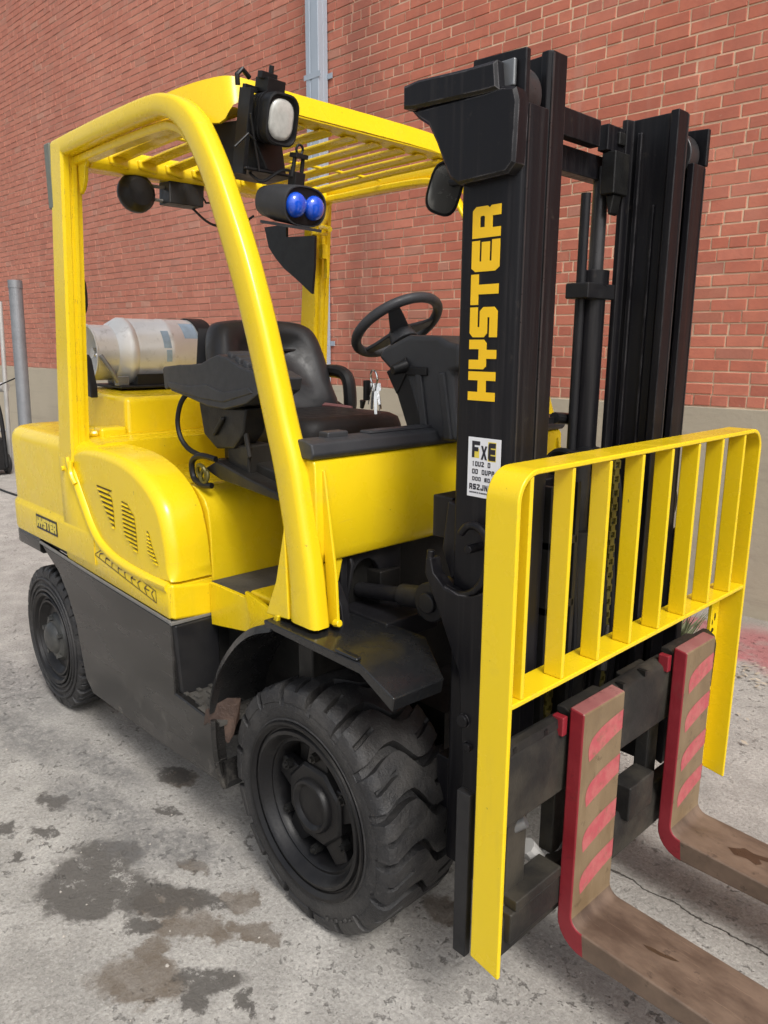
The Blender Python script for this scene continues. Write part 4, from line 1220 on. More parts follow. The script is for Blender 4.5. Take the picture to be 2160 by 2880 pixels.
fcp = MB().loft([[(p[0] * q, dd, p[1] * q) for p in oval(0.073, 0.048)] for dd, q in ((0.026, 1.0), (0.029, 0.97))])
fcp.xf(Matrix.Translation(c) @ Mx)
obj('spot_face', fcp, M['plastic_black'], spo)
for dx in (-0.033, 0.035):
    lm = MB().lathe([(0.033, 0.029), (0.033, 0.035), (0.028, 0.045), (0.016, 0.052), (0.001, 0.054)], (dx, 0, 0), 'y', 28, cap=True)
    lm.xf(Matrix.Translation(c) @ Mx)
    obj('blue_lens', lm, M['blue'], spo, smooth=60)
hk = MB().box(-0.018, 0.018, -0.03, 0.0, 0.05, 0.085).cyl((-0.016, -0.015, 0.085), (-0.016, -0.015, 0.125), 0.006, n=8).cyl((0.018, -0.015, 0.07), (0.014, -0.015, 0.125), 0.006, n=8)
hk.box(-0.022, 0.022, -0.03, 0.0, 0.12, 0.132).torus((0.0, -0.015, 0.142), 0.012, 0.004, (0, 1, 0), 14, 6)
hk.xf(Matrix.Translation(c) @ Mx)
obj('spot_hanger', hk, M['plastic_black'], spo, bevel=0.002)
cbl = MB().tube(smooth_path([(-0.43, -0.41, 2.045), (-0.42, -0.40, 2.02), (-0.40, -0.375, 2.005), (-0.38, -0.33, 2.035), (-0.37, -0.30, 2.035), (-0.36, -0.285, 2.005)], 5), 0.004, 6)
obj('lamp_cable', cbl, M['cable'], F)
cbl = MB().tube(smooth_path([(-1.22, -0.10, 2.13), (-1.2, -0.085, 2.09), (-1.2, -0.07, 2.082), (-1.1, -0.03, 2.082), (-1.08, 0.0, 2.078)], 5), 0.0035, 6)
obj('lamp_cable', cbl, M['cable'], F)
cbl = MB().tube(smooth_path([(-1.25, -0.11, 2.065), (-1.22, -0.07, 2.02), (-1.20, -0.03, 2.003), (-1.18, 0.03, 2.0), (-1.15, 0.10, 2.05)], 5), 0.0045, 6)
obj('lamp_cable', cbl, M['cable'], F)
rlm = MB().lathe([(0.001, 0.045), (0.045, 0.040), (0.064, 0.02), (0.068, 0.0), (0.064, -0.018), (0.05, -0.030), (0.001, -0.034)], (-1.245, -0.335, 2.088), 'x', 24, cap=True)
rlm.cyl((-1.25, -0.335, 2.14), (-1.25, -0.335, 2.165), 0.026, n=14)
obj('rear_work_lamp', rlm, M['plastic_black'], F)
alm = MB().add([(-1.30, -0.215, 2.155), (-1.22, -0.215, 2.155), (-1.22, -0.07, 2.155), (-1.30, -0.07, 2.155), (-1.27, -0.235, 2.062), (-1.19, -0.235, 2.062), (-1.19, -0.095, 2.062), (-1.27, -0.095, 2.062)],
               [(0, 1, 2, 3), (7, 6, 5, 4), (0, 4, 5, 1), (1, 5, 6, 2), (2, 6, 7, 3), (3, 7, 4, 0)])
obj('alarm_box', alm, M['plastic_black'], F, bevel=0.004)
alm = MB().cyl((-1.25, -0.30, 2.122), (-1.25, -0.21, 2.122), 0.006, n=8).cyl((-1.24, -0.28, 2.075), (-1.25, -0.21, 2.075), 0.006, n=8)
obj('lamp_bar', alm, M['edge'], F)
# dark sector-shaped panel by the far rear leg
sp_ = MB().prism([(-1.54, 2.08), (-1.375, 2.075), (-1.377, 2.023), (-1.176, 2.010), (-1.184, 1.888), (-1.202, 1.775), (-1.317, 1.846), (-1.40, 1.893), (-1.46, 1.94), (-1.51, 1.99)], 'y', 0.42, 0.432)
obj('side_shade', sp_, M['plastic_black'], F)
hd_ = MB().tube(smooth_path([(-1.25, 0.515, 2.06), (-1.20, 0.50, 2.05), (-1.16, 0.49, 2.04)], 4), 0.012, 8).tube(smooth_path([(-1.27, 0.50, 2.035), (-1.22, 0.45, 2.02), (-1.18, 0.43, 2.025), (-1.20, 0.50, 2.03)], 4), 0.012, 8)
hd_.box(-1.26, -1.236, 0.51, 0.54, 1.93, 1.99).box(-1.252, -1.232, 0.53, 0.545, 1.85, 1.93)
obj('grab_handle', hd_, Y, F, bevel=0.003)
for k, (xx, yy) in enumerate(((-1.365, -0.535),)):
    ml = MB().loft([[(xx - 0.02, yy + p[0] * q, 1.735 + p[1] * q) for p in oval(0.045, 0.085, 20, 3)] for q in (1.0,)] + [[(xx + 0.01, yy + p[0] * 0.92, 1.735 + p[1] * 0.92) for p in oval(0.045, 0.085, 20, 3)]])
    obj('rear_handle_guard', ml, M['plastic_black'], F)

# ---------------- seat group
seatb = MB().box(-0.98, -0.40, -0.22, 0.26, 1.10, 1.15).box(-0.95, -0.42, -0.20, 0.24, 1.15, 1.20)
seatb.box(-0.80, -0.36, -0.27, -0.23, 1.13, 1.18)
obj('seat_base', seatb, M['greasy'], F, bevel=0.008)
cu = MB().loft([[(-0.70 + p[0] * q, 0.02 + p[1] * q2, z) for p in roundrect(0.265, 0.235, 0.08)] for z, q, q2 in ((1.205, 0.90, 0.90), (1.215, 0.97, 0.97), (1.25, 1.0, 1.0), (1.285, 1.0, 1.0), (1.315, 0.965, 0.96), (1.328, 0.88, 0.86), (1.325, 0.7, 0.6), (1.318, 0.4, 0.3))])
obj('seat_cushion', cu, M['vinyl_brown'], F, smooth=70)
def backrest():
    outline = smooth_path([Vector(p + (0,)) for p in [(-0.255, 0.0), (-0.258, 0.12), (-0.245, 0.24), (-0.215, 0.325), (-0.15, 0.352), (0.0, 0.358), (0.15, 0.352), (0.215, 0.325), (0.245, 0.24), (0.258, 0.12), (0.255, 0.0), (0.0, -0.02)]], 4, True)
    L = []
    for dx, q in ((-0.095, 0.75), (-0.085, 0.92), (-0.05, 0.99), (0.0, 1.0), (0.030, 0.96), (0.045, 0.88), (0.046, 0.70), (0.022, 0.60), (0.018, 0.3)):
        L.append([(dx + 0.035 * ((abs(p.x) / 0.25) ** 2) - 0.25 * p.y, 0.03 + p.x * q, 0.17 + (p.y - 0.17) * q) for p in outline])
    return MB().loft(L).xf(Matrix.Translation((-0.945, 0, 1.295)))
bo = obj('seat_backrest', backrest(), M['vinyl'], F, smooth=70)
bs = MB().loft([[(-1.065 - 0.25 * z_, 0.03 + sx_ * 0.235, 1.30 + z_), (-1.11 - 0.25 * z_, 0.03 + sx_ * 0.20, 1.30 + z_), (-1.12 - 0.25 * z_, 0.03, 1.30 + z_), (-1.07 - 0.25 * z_, 0.03, 1.30 + z_)] for z_, sx_ in ((0.0, -1.0), (0.18, -1.0), (0.32, -0.85))])
obj('seat_shell', bs, M['plastic'], bo)
for zz in (0.17, 0.24):
    sl_ = MB().tube(smooth_path([(-0.945 + 0.028 - 0.25 * zz, yy, 1.30 + zz) for yy in (-0.12, 0.03, 0.18)], 4), 0.006, 6)
    obj('seam', sl_, M['plastic_black'], bo)
# hip restraint beside the far edge of the seat
for s_, yy in ((1, 0.305),):
    hp_ = MB()
    path = smooth_path([(-1.06, yy, 1.440), (-0.97, yy, 1.458), (-0.875, yy, 1.455), (-0.835, yy, 1.43), (-0.822, yy, 1.37), (-0.825, yy, 1.315), (-0.86, yy, 1.300), (-0.94, yy, 1.325), (-1.03, yy, 1.345)], 5)
    hp_.loft([[p + Vector((0, -0.024, 0.0)) + Vector((0, 0, 0.017)), p + Vector((0, 0.024, 0.017)), p + Vector((0, 0.024, -0.017)), p + Vector((0, -0.024, -0.017))] for p in path])
    hp_ = MB().tube(path, 0.026, 10)
    obj('hip_restraint', hp_, M['plastic_black'], F)
blt = MB().tube([(-0.95, 0.18, 1.335), (-0.80, 0.24, 1.325), (-0.76, 0.26, 1.32)], 0.012, 6)
obj('seat_belt', blt, simple('maroon_webbing', (0.13, 0.05, 0.05), 0.8), F)
# armrest console with lever paddles
ap = [(-0.930, 1.488), (-0.938, 1.480), (-0.932, 1.414), (-0.915, 1.414), (-0.905, 1.428), (-0.885, 1.408), (-0.79, 1.395), (-0.66, 1.372), (-0.56, 1.368), (-0.44, 1.392), (-0.36, 1.430), (-0.345, 1.468), (-0.40, 1.486), (-0.47, 1.500), (-0.535, 1.524), (-0.585, 1.532), (-0.635, 1.520), (-0.685, 1.504), (-0.75, 1.499), (-0.83, 1.496)]
am = MB().prism(ap, 'y', -0.432, -0.290)
ao = obj('armrest_console', am, M['plastic'], F, bevel=0.010, seg=4)
obj('console_lip', MB().prism([(-0.90, 1.44), (-0.76, 1.43), (-0.66, 1.44), (-0.56, 1.42), (-0.42, 1.44), (-0.40, 1.425), (-0.56, 1.39), (-0.70, 1.395), (-0.90, 1.42)], 'y', -0.436, -0.425), M['plastic'], ao, bevel=0.004)
for k in range(4):
    x = -0.545 + k * 0.042
    lv = MB().loft([[(x - 0.014, -0.424, 1.470), (x + 0.018, -0.424, 1.466), (x + 0.018, -0.33, 1.466), (x - 0.014, -0.33, 1.470)], [(x - 0.008, -0.418, 1.545 - k * 0.012), (x + 0.016, -0.418, 1.535 - k * 0.012), (x + 0.016, -0.335, 1.535 - k * 0.012), (x - 0.008, -0.335, 1.545 - k * 0.012)]])
    obj('control_lever', lv, M['plastic'], ao, bevel=0.007, seg=3)
us = MB().prism([(-0.76, 1.385), (-0.60, 1.370), (-0.48, 1.375), (-0.50, 1.30), (-0.56, 1.245), (-0.66, 1.235), (-0.735, 1.275)], 'y', -0.405, -0.325)
us.box(-0.62, -0.50, -0.39, -0.30, 1.13, 1.26).cyl((-0.53, -0.39, 1.38), (-0.49, -0.39, 1.22), 0.008).cyl((-0.60, -0.41, 1.34), (-0.66, -0.41, 1.28), 0.008)
us.prism([(-0.72, 1.165), (-0.64, 1.20), (-0.45, 1.165), (-0.28, 1.14), (-0.28, 1.115), (-0.62, 1.14)], 'y', -0.42, -0.28)
us.prism([(-0.60, 1.155), (-0.28, 1.115), (-0.28, 1.175), (-0.52, 1.205)], 'y', -0.36, -0.24)
obj('console_support', us, M['greasy'], F, bevel=0.008)
cb2 = MB().tube(smooth_path([(-0.825, -0.40, 1.41), (-0.855, -0.415, 1.37), (-0.875, -0.42, 1.31), (-0.86, -0.42, 1.255), (-0.82, -0.415, 1.22), (-0.76, -0.41, 1.205)], 6), 0.0085, 8)
cb2.tube(smooth_path([(-0.64, -0.42, 1.205), (-0.71, -0.435, 1.21), (-0.755, -0.44, 1.185), (-0.75, -0.44, 1.135), (-0.70, -0.44, 1.118), (-0.655, -0.43, 1.118)], 6), 0.010, 8)
obj('console_cable', cb2, M['cable'], F)
cb3 = MB().torus((-0.705, -0.435, 1.155), 0.026, 0.007, (0, 1, 0.2), 20, 8).torus((-0.69, -0.435, 1.145), 0.022, 0.006, (0, 1, -0.2), 20, 8)
obj('hose_coil', cb3, M['chain'], F)

# ---------------- mast
def mast_outer(s):
    mb = MB().prism([(-0.402, 0.355), (-0.402, 0.490), (-0.392, 0.500), (-0.318, 0.500), (-0.318, 0.482), (-0.384, 0.474), (-0.384, 0.370), (-0.30, 0.362), (-0.30, 0.345), (-0.392, 0.345)], 'z', 0.30, 2.02)
    mb = MB()
    L = []
    for z in (0.30, 2.02):
        L.append([(x, y, z) for y, x in [(-0.402, 0.355), (-0.402, 0.480), (-0.394, 0.496), (-0.380, 0.500), (-0.318, 0.500), (-0.318, 0.482), (-0.384, 0.474), (-0.384, 0.370), (-0.30, 0.362), (-0.30, 0.345), (-0.392, 0.345)]])
    mb.loft(L)
    # web plate runs on above the flange
    mb.prism([(0.362, 2.021), (0.500, 2.021), (0.500, 2.112), (0.370, 2.119)], 'y', -0.400, -0.385)
    if s > 0: mb.mirror()
    return mb
MA = obj('mast', mast_outer(-1), M['mast'], F, bevel=0.003)
obj('outer_rail', mast_outer(1), M['mast'], MA, bevel=0.003)
def mast_inner(s):
    mb = MB()
    L = []
    for z, in ((0.42,), (2.135,)):
        L.append([(x, y, z) for y, x in [(-0.298, 0.335), (-0.298, 0.352), (-0.283, 0.356), (-0.283, 0.455), (-0.300, 0.462), (-0.302, 0.478), (-0.294, 0.487), (-0.244, 0.487), (-0.244, 0.466), (-0.264, 0.455), (-0.264, 0.356), (-0.24, 0.350), (-0.24, 0.335)]])
    mb.loft(L)
    if s > 0: mb.mirror()
    obj('inner_rail', mb, M['mast'], MA, bevel=0.003)
    # vertical wear ridges on the inside web
    rd = MB().box(0.372, 0.384, -0.2635, -0.256, 0.45, 2.10).box(0.425, 0.431, -0.2635, -0.258, 0.45, 1.92)
    if s > 0: rd.mirror()
    obj('rail_ridge', rd, M['mast'], MA, bevel=0.002)
    ro = MB().cyl((0.425, -0.375, 2.045), (0.425, -0.325, 2.045), 0.062, n=32).cyl((0.425, -0.378, 2.045), (0.425, -0.322, 2.045), 0.03, n=20)
    if s > 0: ro.mirror()
    obj('mast_roller', ro, M['rubbed'], MA, bevel=0.004)
mast_inner(-1)
mast_inner(1)
# stacked guard boxes at the head of the right-hand rail
def head_box(s):
    bx = [(0.205, 2.100), (0.245, 2.103), (0.385, 2.094), (0.455, 2.092), (0.462, 2.040), (0.430, 2.040), (0.235, 2.050), (0.205, 2.056)]
    hb1 = lofted_y(bx, [(-0.395, 0.0), (-0.430, 0.0), (-0.436, 0.006)])
    bx2 = [(0.225, 2.049), (0.428, 2.044), (0.470, 2.046), (0.498, 2.038), (0.506, 2.015), (0.503, 1.905), (0.485, 1.888), (0.362, 1.884), (0.338, 1.900), (0.318, 1.935), (0.298, 1.975), (0.275, 2.012), (0.245, 2.030)]
    hb2 = lofted_y(bx2, [(-0.395, 0.0), (-0.424, 0.0), (-0.430, 0.006)])
    if s > 0: hb1.mirror(); hb2.mirror()
    a = obj('mast_head_guard', hb1, M['mast'], MA, smooth=30)
    obj('mast_head_plate', hb2, M['mast'], MA, smooth=30)
    sm_ = MB().box(0.44, 0.482, -0.412, -0.402, 2.046, 2.096)
    if s > 0: sm_.mirror()
    obj('head_stop', sm_, M['steel'], MA, bevel=0.004)
head_box(-1)
# cross members and cylinders
for bx_ in ((0.315, 0.345, -0.242, 0.125, 2.050, 2.112), (0.315, 0.345, 0.16, 0.242, 2.050, 2.112), (0.27, 0.31, -0.385, 0.385, 1.985, 2.045), (0.27, 0.33, -0.385, 0.385, 1.12, 1.22), (0.30, 0.34, -0.385, 0.385, 0.42, 0.56)):
    obj('tie_bar', MB().box(*bx_), M['mast'], MA, bevel=0.003)
# bare-metal wear along the rail edges
for s_ in (-1, 1):
    for (x0_, x1_, y0_, y1_, z0_, z1_) in ((0.4862, 0.4885, -0.2965, -0.2905, 1.0, 2.13), (0.4985, 0.5012, -0.385, -0.381, 1.05, 2.015)):
        wb_ = MB().box(x0_, x1_, y0_, y1_, z0_, z1_)
        if s_ > 0: wb_.mirror()
        obj('worn_edge', wb_, M['rubbed'], MA, smooth=0)
pk = MB().box(0.325, 0.365, 0.168, 0.24, 1.945, 2.048).prism([(0.335, 1.945), (0.360, 1.945), (0.352, 1.90), (0.345, 1.895)], 'y', 0.18, 0.22).box(0.318, 0.352, 0.205, 0.238, 2.068, 2.10)
obj('chain_anchor', pk, M['greasy'], MA, bevel=0.004)
for s in (-1, 1):
    lc = MB().cyl((0.305, s * 0.195, 0.35), (0.305, s * 0.195, 1.72), 0.036, n=24).cyl((0.305, s * 0.195, 1.72), (0.305, s * 0.195, 1.76), 0.042, n=24)
    lo_ = obj('lift_cylinder', lc, M['mast'], MA)
    rdm = MB().cyl((0.305, s * 0.205, 1.74), (0.305, s * 0.205, 2.02), 0.020, n=20)
    obj('cylinder_rod', rdm, M['rubbed'], lo_)
    ks = MB().cyl((0.30, s * 0.145, 0.50), (0.30, s * 0.145, 1.95), 0.013, n=12)
    obj('hydraulic_pipe', ks, M['black'], lo_)
    clp = MB().box(0.275, 0.345, s * 0.195 - 0.085, s * 0.195 + 0.06, 1.685, 1.725)
    obj('cylinder_clamp', clp, M['black'], lo_, bevel=0.004)
fc = MB().cyl((0.42, 0, 0.45), (0.42, 0, 1.10), 0.045, n=24).cyl((0.42, 0, 1.10), (0.42, 0, 1.30), 0.028, n=20)
obj('lift_cylinder', fc, M['greasy'], MA)
def chain(x, y, z0, z1):
    mb = MB()
    z = z0
    k = 0
    while z < z1:
        if k % 2:
            mb.box(x - 0.004, x + 0.004, y - 0.010, y + 0.010, z, z + 0.022)
        else:
            mb.box(x - 0.004, x + 0.004, y - 0.016, y - 0.010, z, z + 0.022).box(x - 0.004, x + 0.004, y + 0.010, y + 0.016, z, z + 0.022)
            mb.box(x - 0.006, x - 0.002, y - 0.014, y + 0.014, z + 0.008, z + 0.014)
        z += 0.019
        k += 1
    return mb
for yy in (-0.13, 0.13):
    obj('lift_chain', chain(0.45, yy, 0.60, 1.30), M['chain'], MA, smooth=0)
    obj('lift_chain', chain(0.32, yy - 0.02, 0.60, 1.25), M['chain'], MA, smooth=0)
for yy, xx in ((-0.20, 0.44), (-0.17, 0.44), (0.20, 0.43), (0.165, 0.43), (-0.07, 0.46), (0.07, 0.46), (0.10, 0.40)):
    hs_ = MB().tube(smooth_path([(xx, yy, 0.55), (xx + 0.01, yy + 0.01, 0.8), (xx, yy, 1.05), (xx - 0.01, yy - 0.005, 1.20), (xx - 0.05, yy, 1.265), (xx - 0.12, yy, 1.275), (xx - 0.18, yy, 1.20)], 5), 0.011, 8)
    obj('hydraulic_hose', hs_, M['cable'], MA)
arch_h = MB().tube(smooth_path([(0.28, 0.30, 1.10), (0.285, 0.28, 1.25), (0.28, 0.24, 1.33), (0.27, 0.18, 1.36), (0.27, 0.10, 1.37)], 5), 0.016, 10)
arch_h.box(0.22, 0.27, -0.10, 0.30, 1.355, 1.372).cyl((0.28, 0.03, 1.0), (0.28, 0.03, 1.355), 0.011, n=10)
obj('hose_arch', arch_h, M['plastic_black'], MA)
# rungs of the dark grille seen between the slats
gr = MB()
for z in (0.62, 0.78, 0.94, 1.10):
    gr.box(0.475, 0.50, -0.238, -0.12, z, z + 0.02)
gr.box(0.475, 0.50, -0.13, -0.115, 0.55, 1.25).box(0.475, 0.50, -0.238, -0.223, 0.55, 1.25)
obj('hose_guard', gr, M['greasy'], MA, bevel=0.002)
# lower yoke with hook-shaped bracket
def yoke(s):
    pts = [(0.300, 1.082), (0.298, 1.045), (0.312, 1.02), (0.345, 0.96), (0.41, 0.83), (0.43, 0.60), (0.42, 0.34), (0.52, 0.30), (0.53, 0.60), (0.53, 1.05), (0.51, 1.055), (0.475, 1.040), (0.44, 1.022), (0.40, 1.015), (0.36, 1.022), (0.325, 1.05), (0.315, 1.082)]
    mb = MB().prism(pts, 'y', -0.440, -0.404)
    L = []
    for p in smooth_path([Vector(q) for q in [(0.306, 1.10, 0), (0.305, 1.055, 0), (0.335, 1.025, 0), (0.385, 1.012, 0), (0.43, 1.025, 0), (0.462, 1.06, 0), (0.475, 1.11, 0), (0.470, 1.155, 0), (0.445, 1.178, 0), (0.415, 1.176, 0), (0.395, 1.155, 0)]], 4):
        L.append(p)
    mb2 = MB().tube([(p.x, -0.428, p.y) for p in L], 0.010, 8)
    mb.add(mb2.v, mb2.f)
    mb.cyl((0.43, -0.446, 1.128), (0.43, -0.40, 1.128), 0.010, n=14)
    mb.cyl((0.43, -0.45, 0.72), (0.43, -0.40, 0.72), 0.016, n=12).cyl((0.445, -0.45, 0.66), (0.445, -0.40, 0.66), 0.012, n=12)
    mb.prism([(0.33, 1.215), (0.315, 1.10), (0.345, 1.03), (0.36, 1.05), (0.36, 1.21)], 'y', -0.40, -0.36)
    if s > 0: mb.mirror()
    obj('mast_yoke', mb, M['mast'], MA, bevel=0.004)
yoke(-1)
yoke(1)
# lettering, each letter a piece of its own, reading upwards
for i, ch in enumerate('HYSTER'):
    lt = MB()
    glyph(lt, ch, (0.456, -0.4022, 1.448 + i * 0.0662), (0, 0, 1), (-1, 0, 0), (0, -1, 0), 0.0612, 0.073, 0.0012)
    obj('letter', lt, M['letter'], MA, smooth=0, recalc=True)
wlab = MB().box(0.389, 0.478, -0.4034, -0.4021, 1.238, 1.369)
wl_o = obj('service_label', wlab, M['white'], MA)
tx = MB(); ty_ = MB()
def put(s_, x0, z0, w_, h_, gap=1.25):
    for i, ch in enumerate(s_):
        if ch == ' ':
            continue
        glyph(tx, ch, (x0 + i * w_ * gap, -0.4035, z0), (1, 0, 0), (0, 0, 1), (0, -1, 0), w_, h_, 0.0003)
put('F', 0.400, 1.325, 0.022, 0.036)
put('X', 0.425, 1.322, 0.017, 0.030)
put('E', 0.445, 1.322, 0.020, 0.038)
put('10U2 O', 0.401, 1.306, 0.0070, 0.011)
put('OD OUPP', 0.402, 1.289, 0.0072, 0.011)
put('DOO ED', 0.403, 1.274, 0.0068, 0.009)
put('R52JNXX'.replace('5', 'S'), 0.395, 1.254, 0.0085, 0.013)
put('NNNNXXNNNOONN'.replace('O', 'U'), 0.396, 1.246, 0.0042, 0.0035)
obj('label_text', tx, M['ink'], MA, smooth=0)
for bx_ in ((0.4005, 0.420, 1.3245, 1.345), (0.444, 0.466, 1.320, 1.362)):
    ty_.box(bx_[0], bx_[1], -0.40348, -0.4033, bx_[2], bx_[3])
obj('label_patch', ty_, M['labelyellow'], MA, smooth=0)
# mirror beside the mast head
Mx, c = lamp_frame((0.20, -0.290, 1.915), (0.80, -0.52, -0.05))
tilt_m = Matrix.Rotation(R(-16), 4, 'Y')
mr = MB().loft([[(p[0] * q, dd, p[1] * q) for p in oval(0.040, 0.058, 28, 3.2)] for dd, q in ((-0.030, 0.55), (-0.018, 0.88), (0.0, 1.0), (0.006, 1.0), (0.006, 0.93), (0.002, 0.91))])
mr.xf(Matrix.Translation(c) @ Mx @ tilt_m)
mro = obj('mirror', mr, M['plastic_black'], F, smooth=40)
mg = MB().loft([[(p[0] * q, dd, p[1] * q) for p in oval(0.035, 0.052, 28, 3.2)] for dd, q in ((0.002, 1.0), (0.004, 0.7), (0.005, 0.3))])
mg.xf(Matrix.Translation(c) @ Mx @ tilt_m)
obj('mirror_glass', mg, simple('dull_mirror', (0.20, 0.20, 0.19), 0.22, 0.6, var=0.3), mro)
ms = MB().cyl((0.20, -0.28, 1.93), (0.30, -0.25, 1.93), 0.010, n=10)
obj('mirror_stay', ms, M['plastic_black'], mro)

# ---------------- carriage, load backrest, forks
CA = obj('carriage', MB().prism([(0.575, 0.56), (0.610, 0.56), (0.613, 0.70), (0.606, 0.725), (0.585, 0.738), (0.568, 0.738), (0.555, 0.715), (0.545, 0.56)], 'y', -0.525, 0.50), M['carriage'], F, bevel=0.005)
for k in range(9):
    yy = -0.49 + k * 0.112
    obj('hook_notch', MB().box(0.585, 0.608, yy, yy + 0.012, 0.728, 0.742), M['greasy'], CA)
obj('top_lip', MB().prism([(0.59, 0.738), (0.608, 0.728), (0.606, 0.748), (0.592, 0.752)], 'y', -0.51, -0.32), M['carriage'], CA)
obj('lower_bar', MB().prism([(0.555, 0.225), (0.590, 0.215), (0.605, 0.235), (0.605, 0.325), (0.59, 0.35), (0.555, 0.35)], 'y', -0.50, 0.50), M['carriage'], CA, bevel=0.005)
for bx_ in ((0.55, 0.59, -0.47, -0.40, 0.35, 0.56), (0.55, 0.59, 0.40, 0.47, 0.35, 0.56), (0.53, 0.57, -0.26, -0.20, 0.35, 0.56), (0.53, 0.57, 0.20, 0.26, 0.35, 0.56)):
    obj('carriage_post', MB().box(*bx_), M['carriage'], CA, bevel=0.005)
obj('fork_stop', MB().box(0.57, 0.622, -0.49, -0.28, 0.27, 0.345), M['carriage'], CA, bevel=0.005)
obj('fork_stop', MB().box(0.56, 0.625, -0.475, -0.30, 0.346, 0.372), M['carriage'], CA, bevel=0.004)
obj('fork_stop', MB().box(0.56, 0.62, 0.02, 0.15, 0.33, 0.43), M['carriage'], CA, bevel=0.005)
for s in (-1, 1):
    obj('carriage_cheek', MB().box(0.52, 0.556, s * 0.555 - 0.010, s * 0.555 + 0.010, 0.24, 0.64), M['black'], CA, bevel=0.003)
rl_ = MB().tube(smooth_path([(0.53, -0.31, 0.38), (0.55, -0.27, 0.33), (0.55, -0.21, 0.36), (0.54, -0.19, 0.44)], 5), 0.022, 10)
obj('grease_hose', rl_, simple('pale_grey_rubber', (0.42, 0.41, 0.39), 0.5, var=0.2), CA)
obj('grease_nipple', MB().cyl((0.55, -0.455, 0.50), (0.60, -0.42, 0.535), 0.020, 0.014), M['steel'], CA)
crh = MB().cyl((0.52, 0.00, 0.74), (0.52, 0.02, 0.86), 0.016, 0.004, 10).prism([(0.53, 0.62), (0.60, 0.62), (0.60, 0.70), (0.53, 0.72)], 'y', 0.06, 0.19)
obj('centre_block', crh, M['carriage'], CA, bevel=0.004)

LB = bpy.data.objects.new('load_backrest', None); COL.objects.link(LB); LB.parent = F; OFF[LB.name] = (0, 0, 0)
hw_, zt_, zb_, tt, rr_ = 0.570, 1.341, 0.250, 0.0115, 0.062
outer = [(-hw_, zb_)] + [(-hw_ + rr_ + rr_ * math.cos(R(a)), zt_ - rr_ + rr_ * math.sin(R(a))) for a in range(180, 89, -10)] + [(hw_ - rr_ + rr_ * math.cos(R(a)), zt_ - rr_ + rr_ * math.sin(R(a))) for a in range(90, -1, -10)] + [(hw_, zb_)]
inner = [(-hw_ + tt, zb_)] + [(-hw_ + rr_ + (rr_ - tt) * math.cos(R(a)), zt_ - rr_ + (rr_ - tt) * math.sin(R(a))) for a in range(180, 89, -10)] + [(hw_ - rr_ + (rr_ - tt) * math.cos(R(a)), zt_ - rr_ + (rr_ - tt) * math.sin(R(a))) for a in range(90, -1, -10)] + [(hw_ - tt, zb_)]
fx0, fx1 = 0.575, 0.651
L = []
for k, (a, b) in enumerate(zip(outer, inner)):
    dz = 0.012 if k in (0, len(outer) - 1) else 0
    L.append([(fx0, a[0], a[1] + dz), (fx1, a[0], a[1]), (fx1, b[0], b[1]), (fx0, b[0], b[1] + dz)])
obj('frame', MB().loft(L), Y, LB, bevel=0.0035, smooth=45)
obj('crossbar', MB().box(fx0 + 0.002, fx1 - 0.001, -hw_ + tt, hw_ - tt, 0.868, 0.8795), Y, LB, bevel=0.003)
slat0 = None
for k in range(8):
    yy = -0.525 + 0.14 * k
    if slat0 is None:
        slat0 = obj('slat', MB().box(fx0 + 0.029, fx1 - 0.002, -0.0055, 0.0055, 0.8796, zt_ - tt - 0.0005), Y, LB, bevel=0.003)
        slat0.location = (0, yy, 0)
    else:
        c_ = slat0.copy(); COL.objects.link(c_); c_.parent = LB; c_.location = (0, yy, 0)
for s in (-1, 1):
    obj('post_flange', MB().box(fx0, fx0 + 0.012, min(s * 0.558, s * 0.505), max(s * 0.558, s * 0.505), 0.252, 0.867), Y, LB, bevel=0.003)
chp = MB()
for (x, y, z, a, b) in ((0.5875, 0.53, 0.77, 0.006, 0.014), (0.5875, 0.52, 0.73, 0.010, 0.008), (0.5875, 0.535, 0.70, 0.012, 0.010), (0.5875, 0.515, 0.755, 0.004, 0.010)):
    chp.add([(x, y - a, z - b * 0.3), (x, y, z - b), (x, y + a, z - b * 0.2), (x, y + a * 0.5, z + b * 0.7), (x, y - a * 0.6, z + b)], [(0, 1, 2, 3, 4)])
obj('paint_chip', chp, M['greasy'], LB, smooth=0)

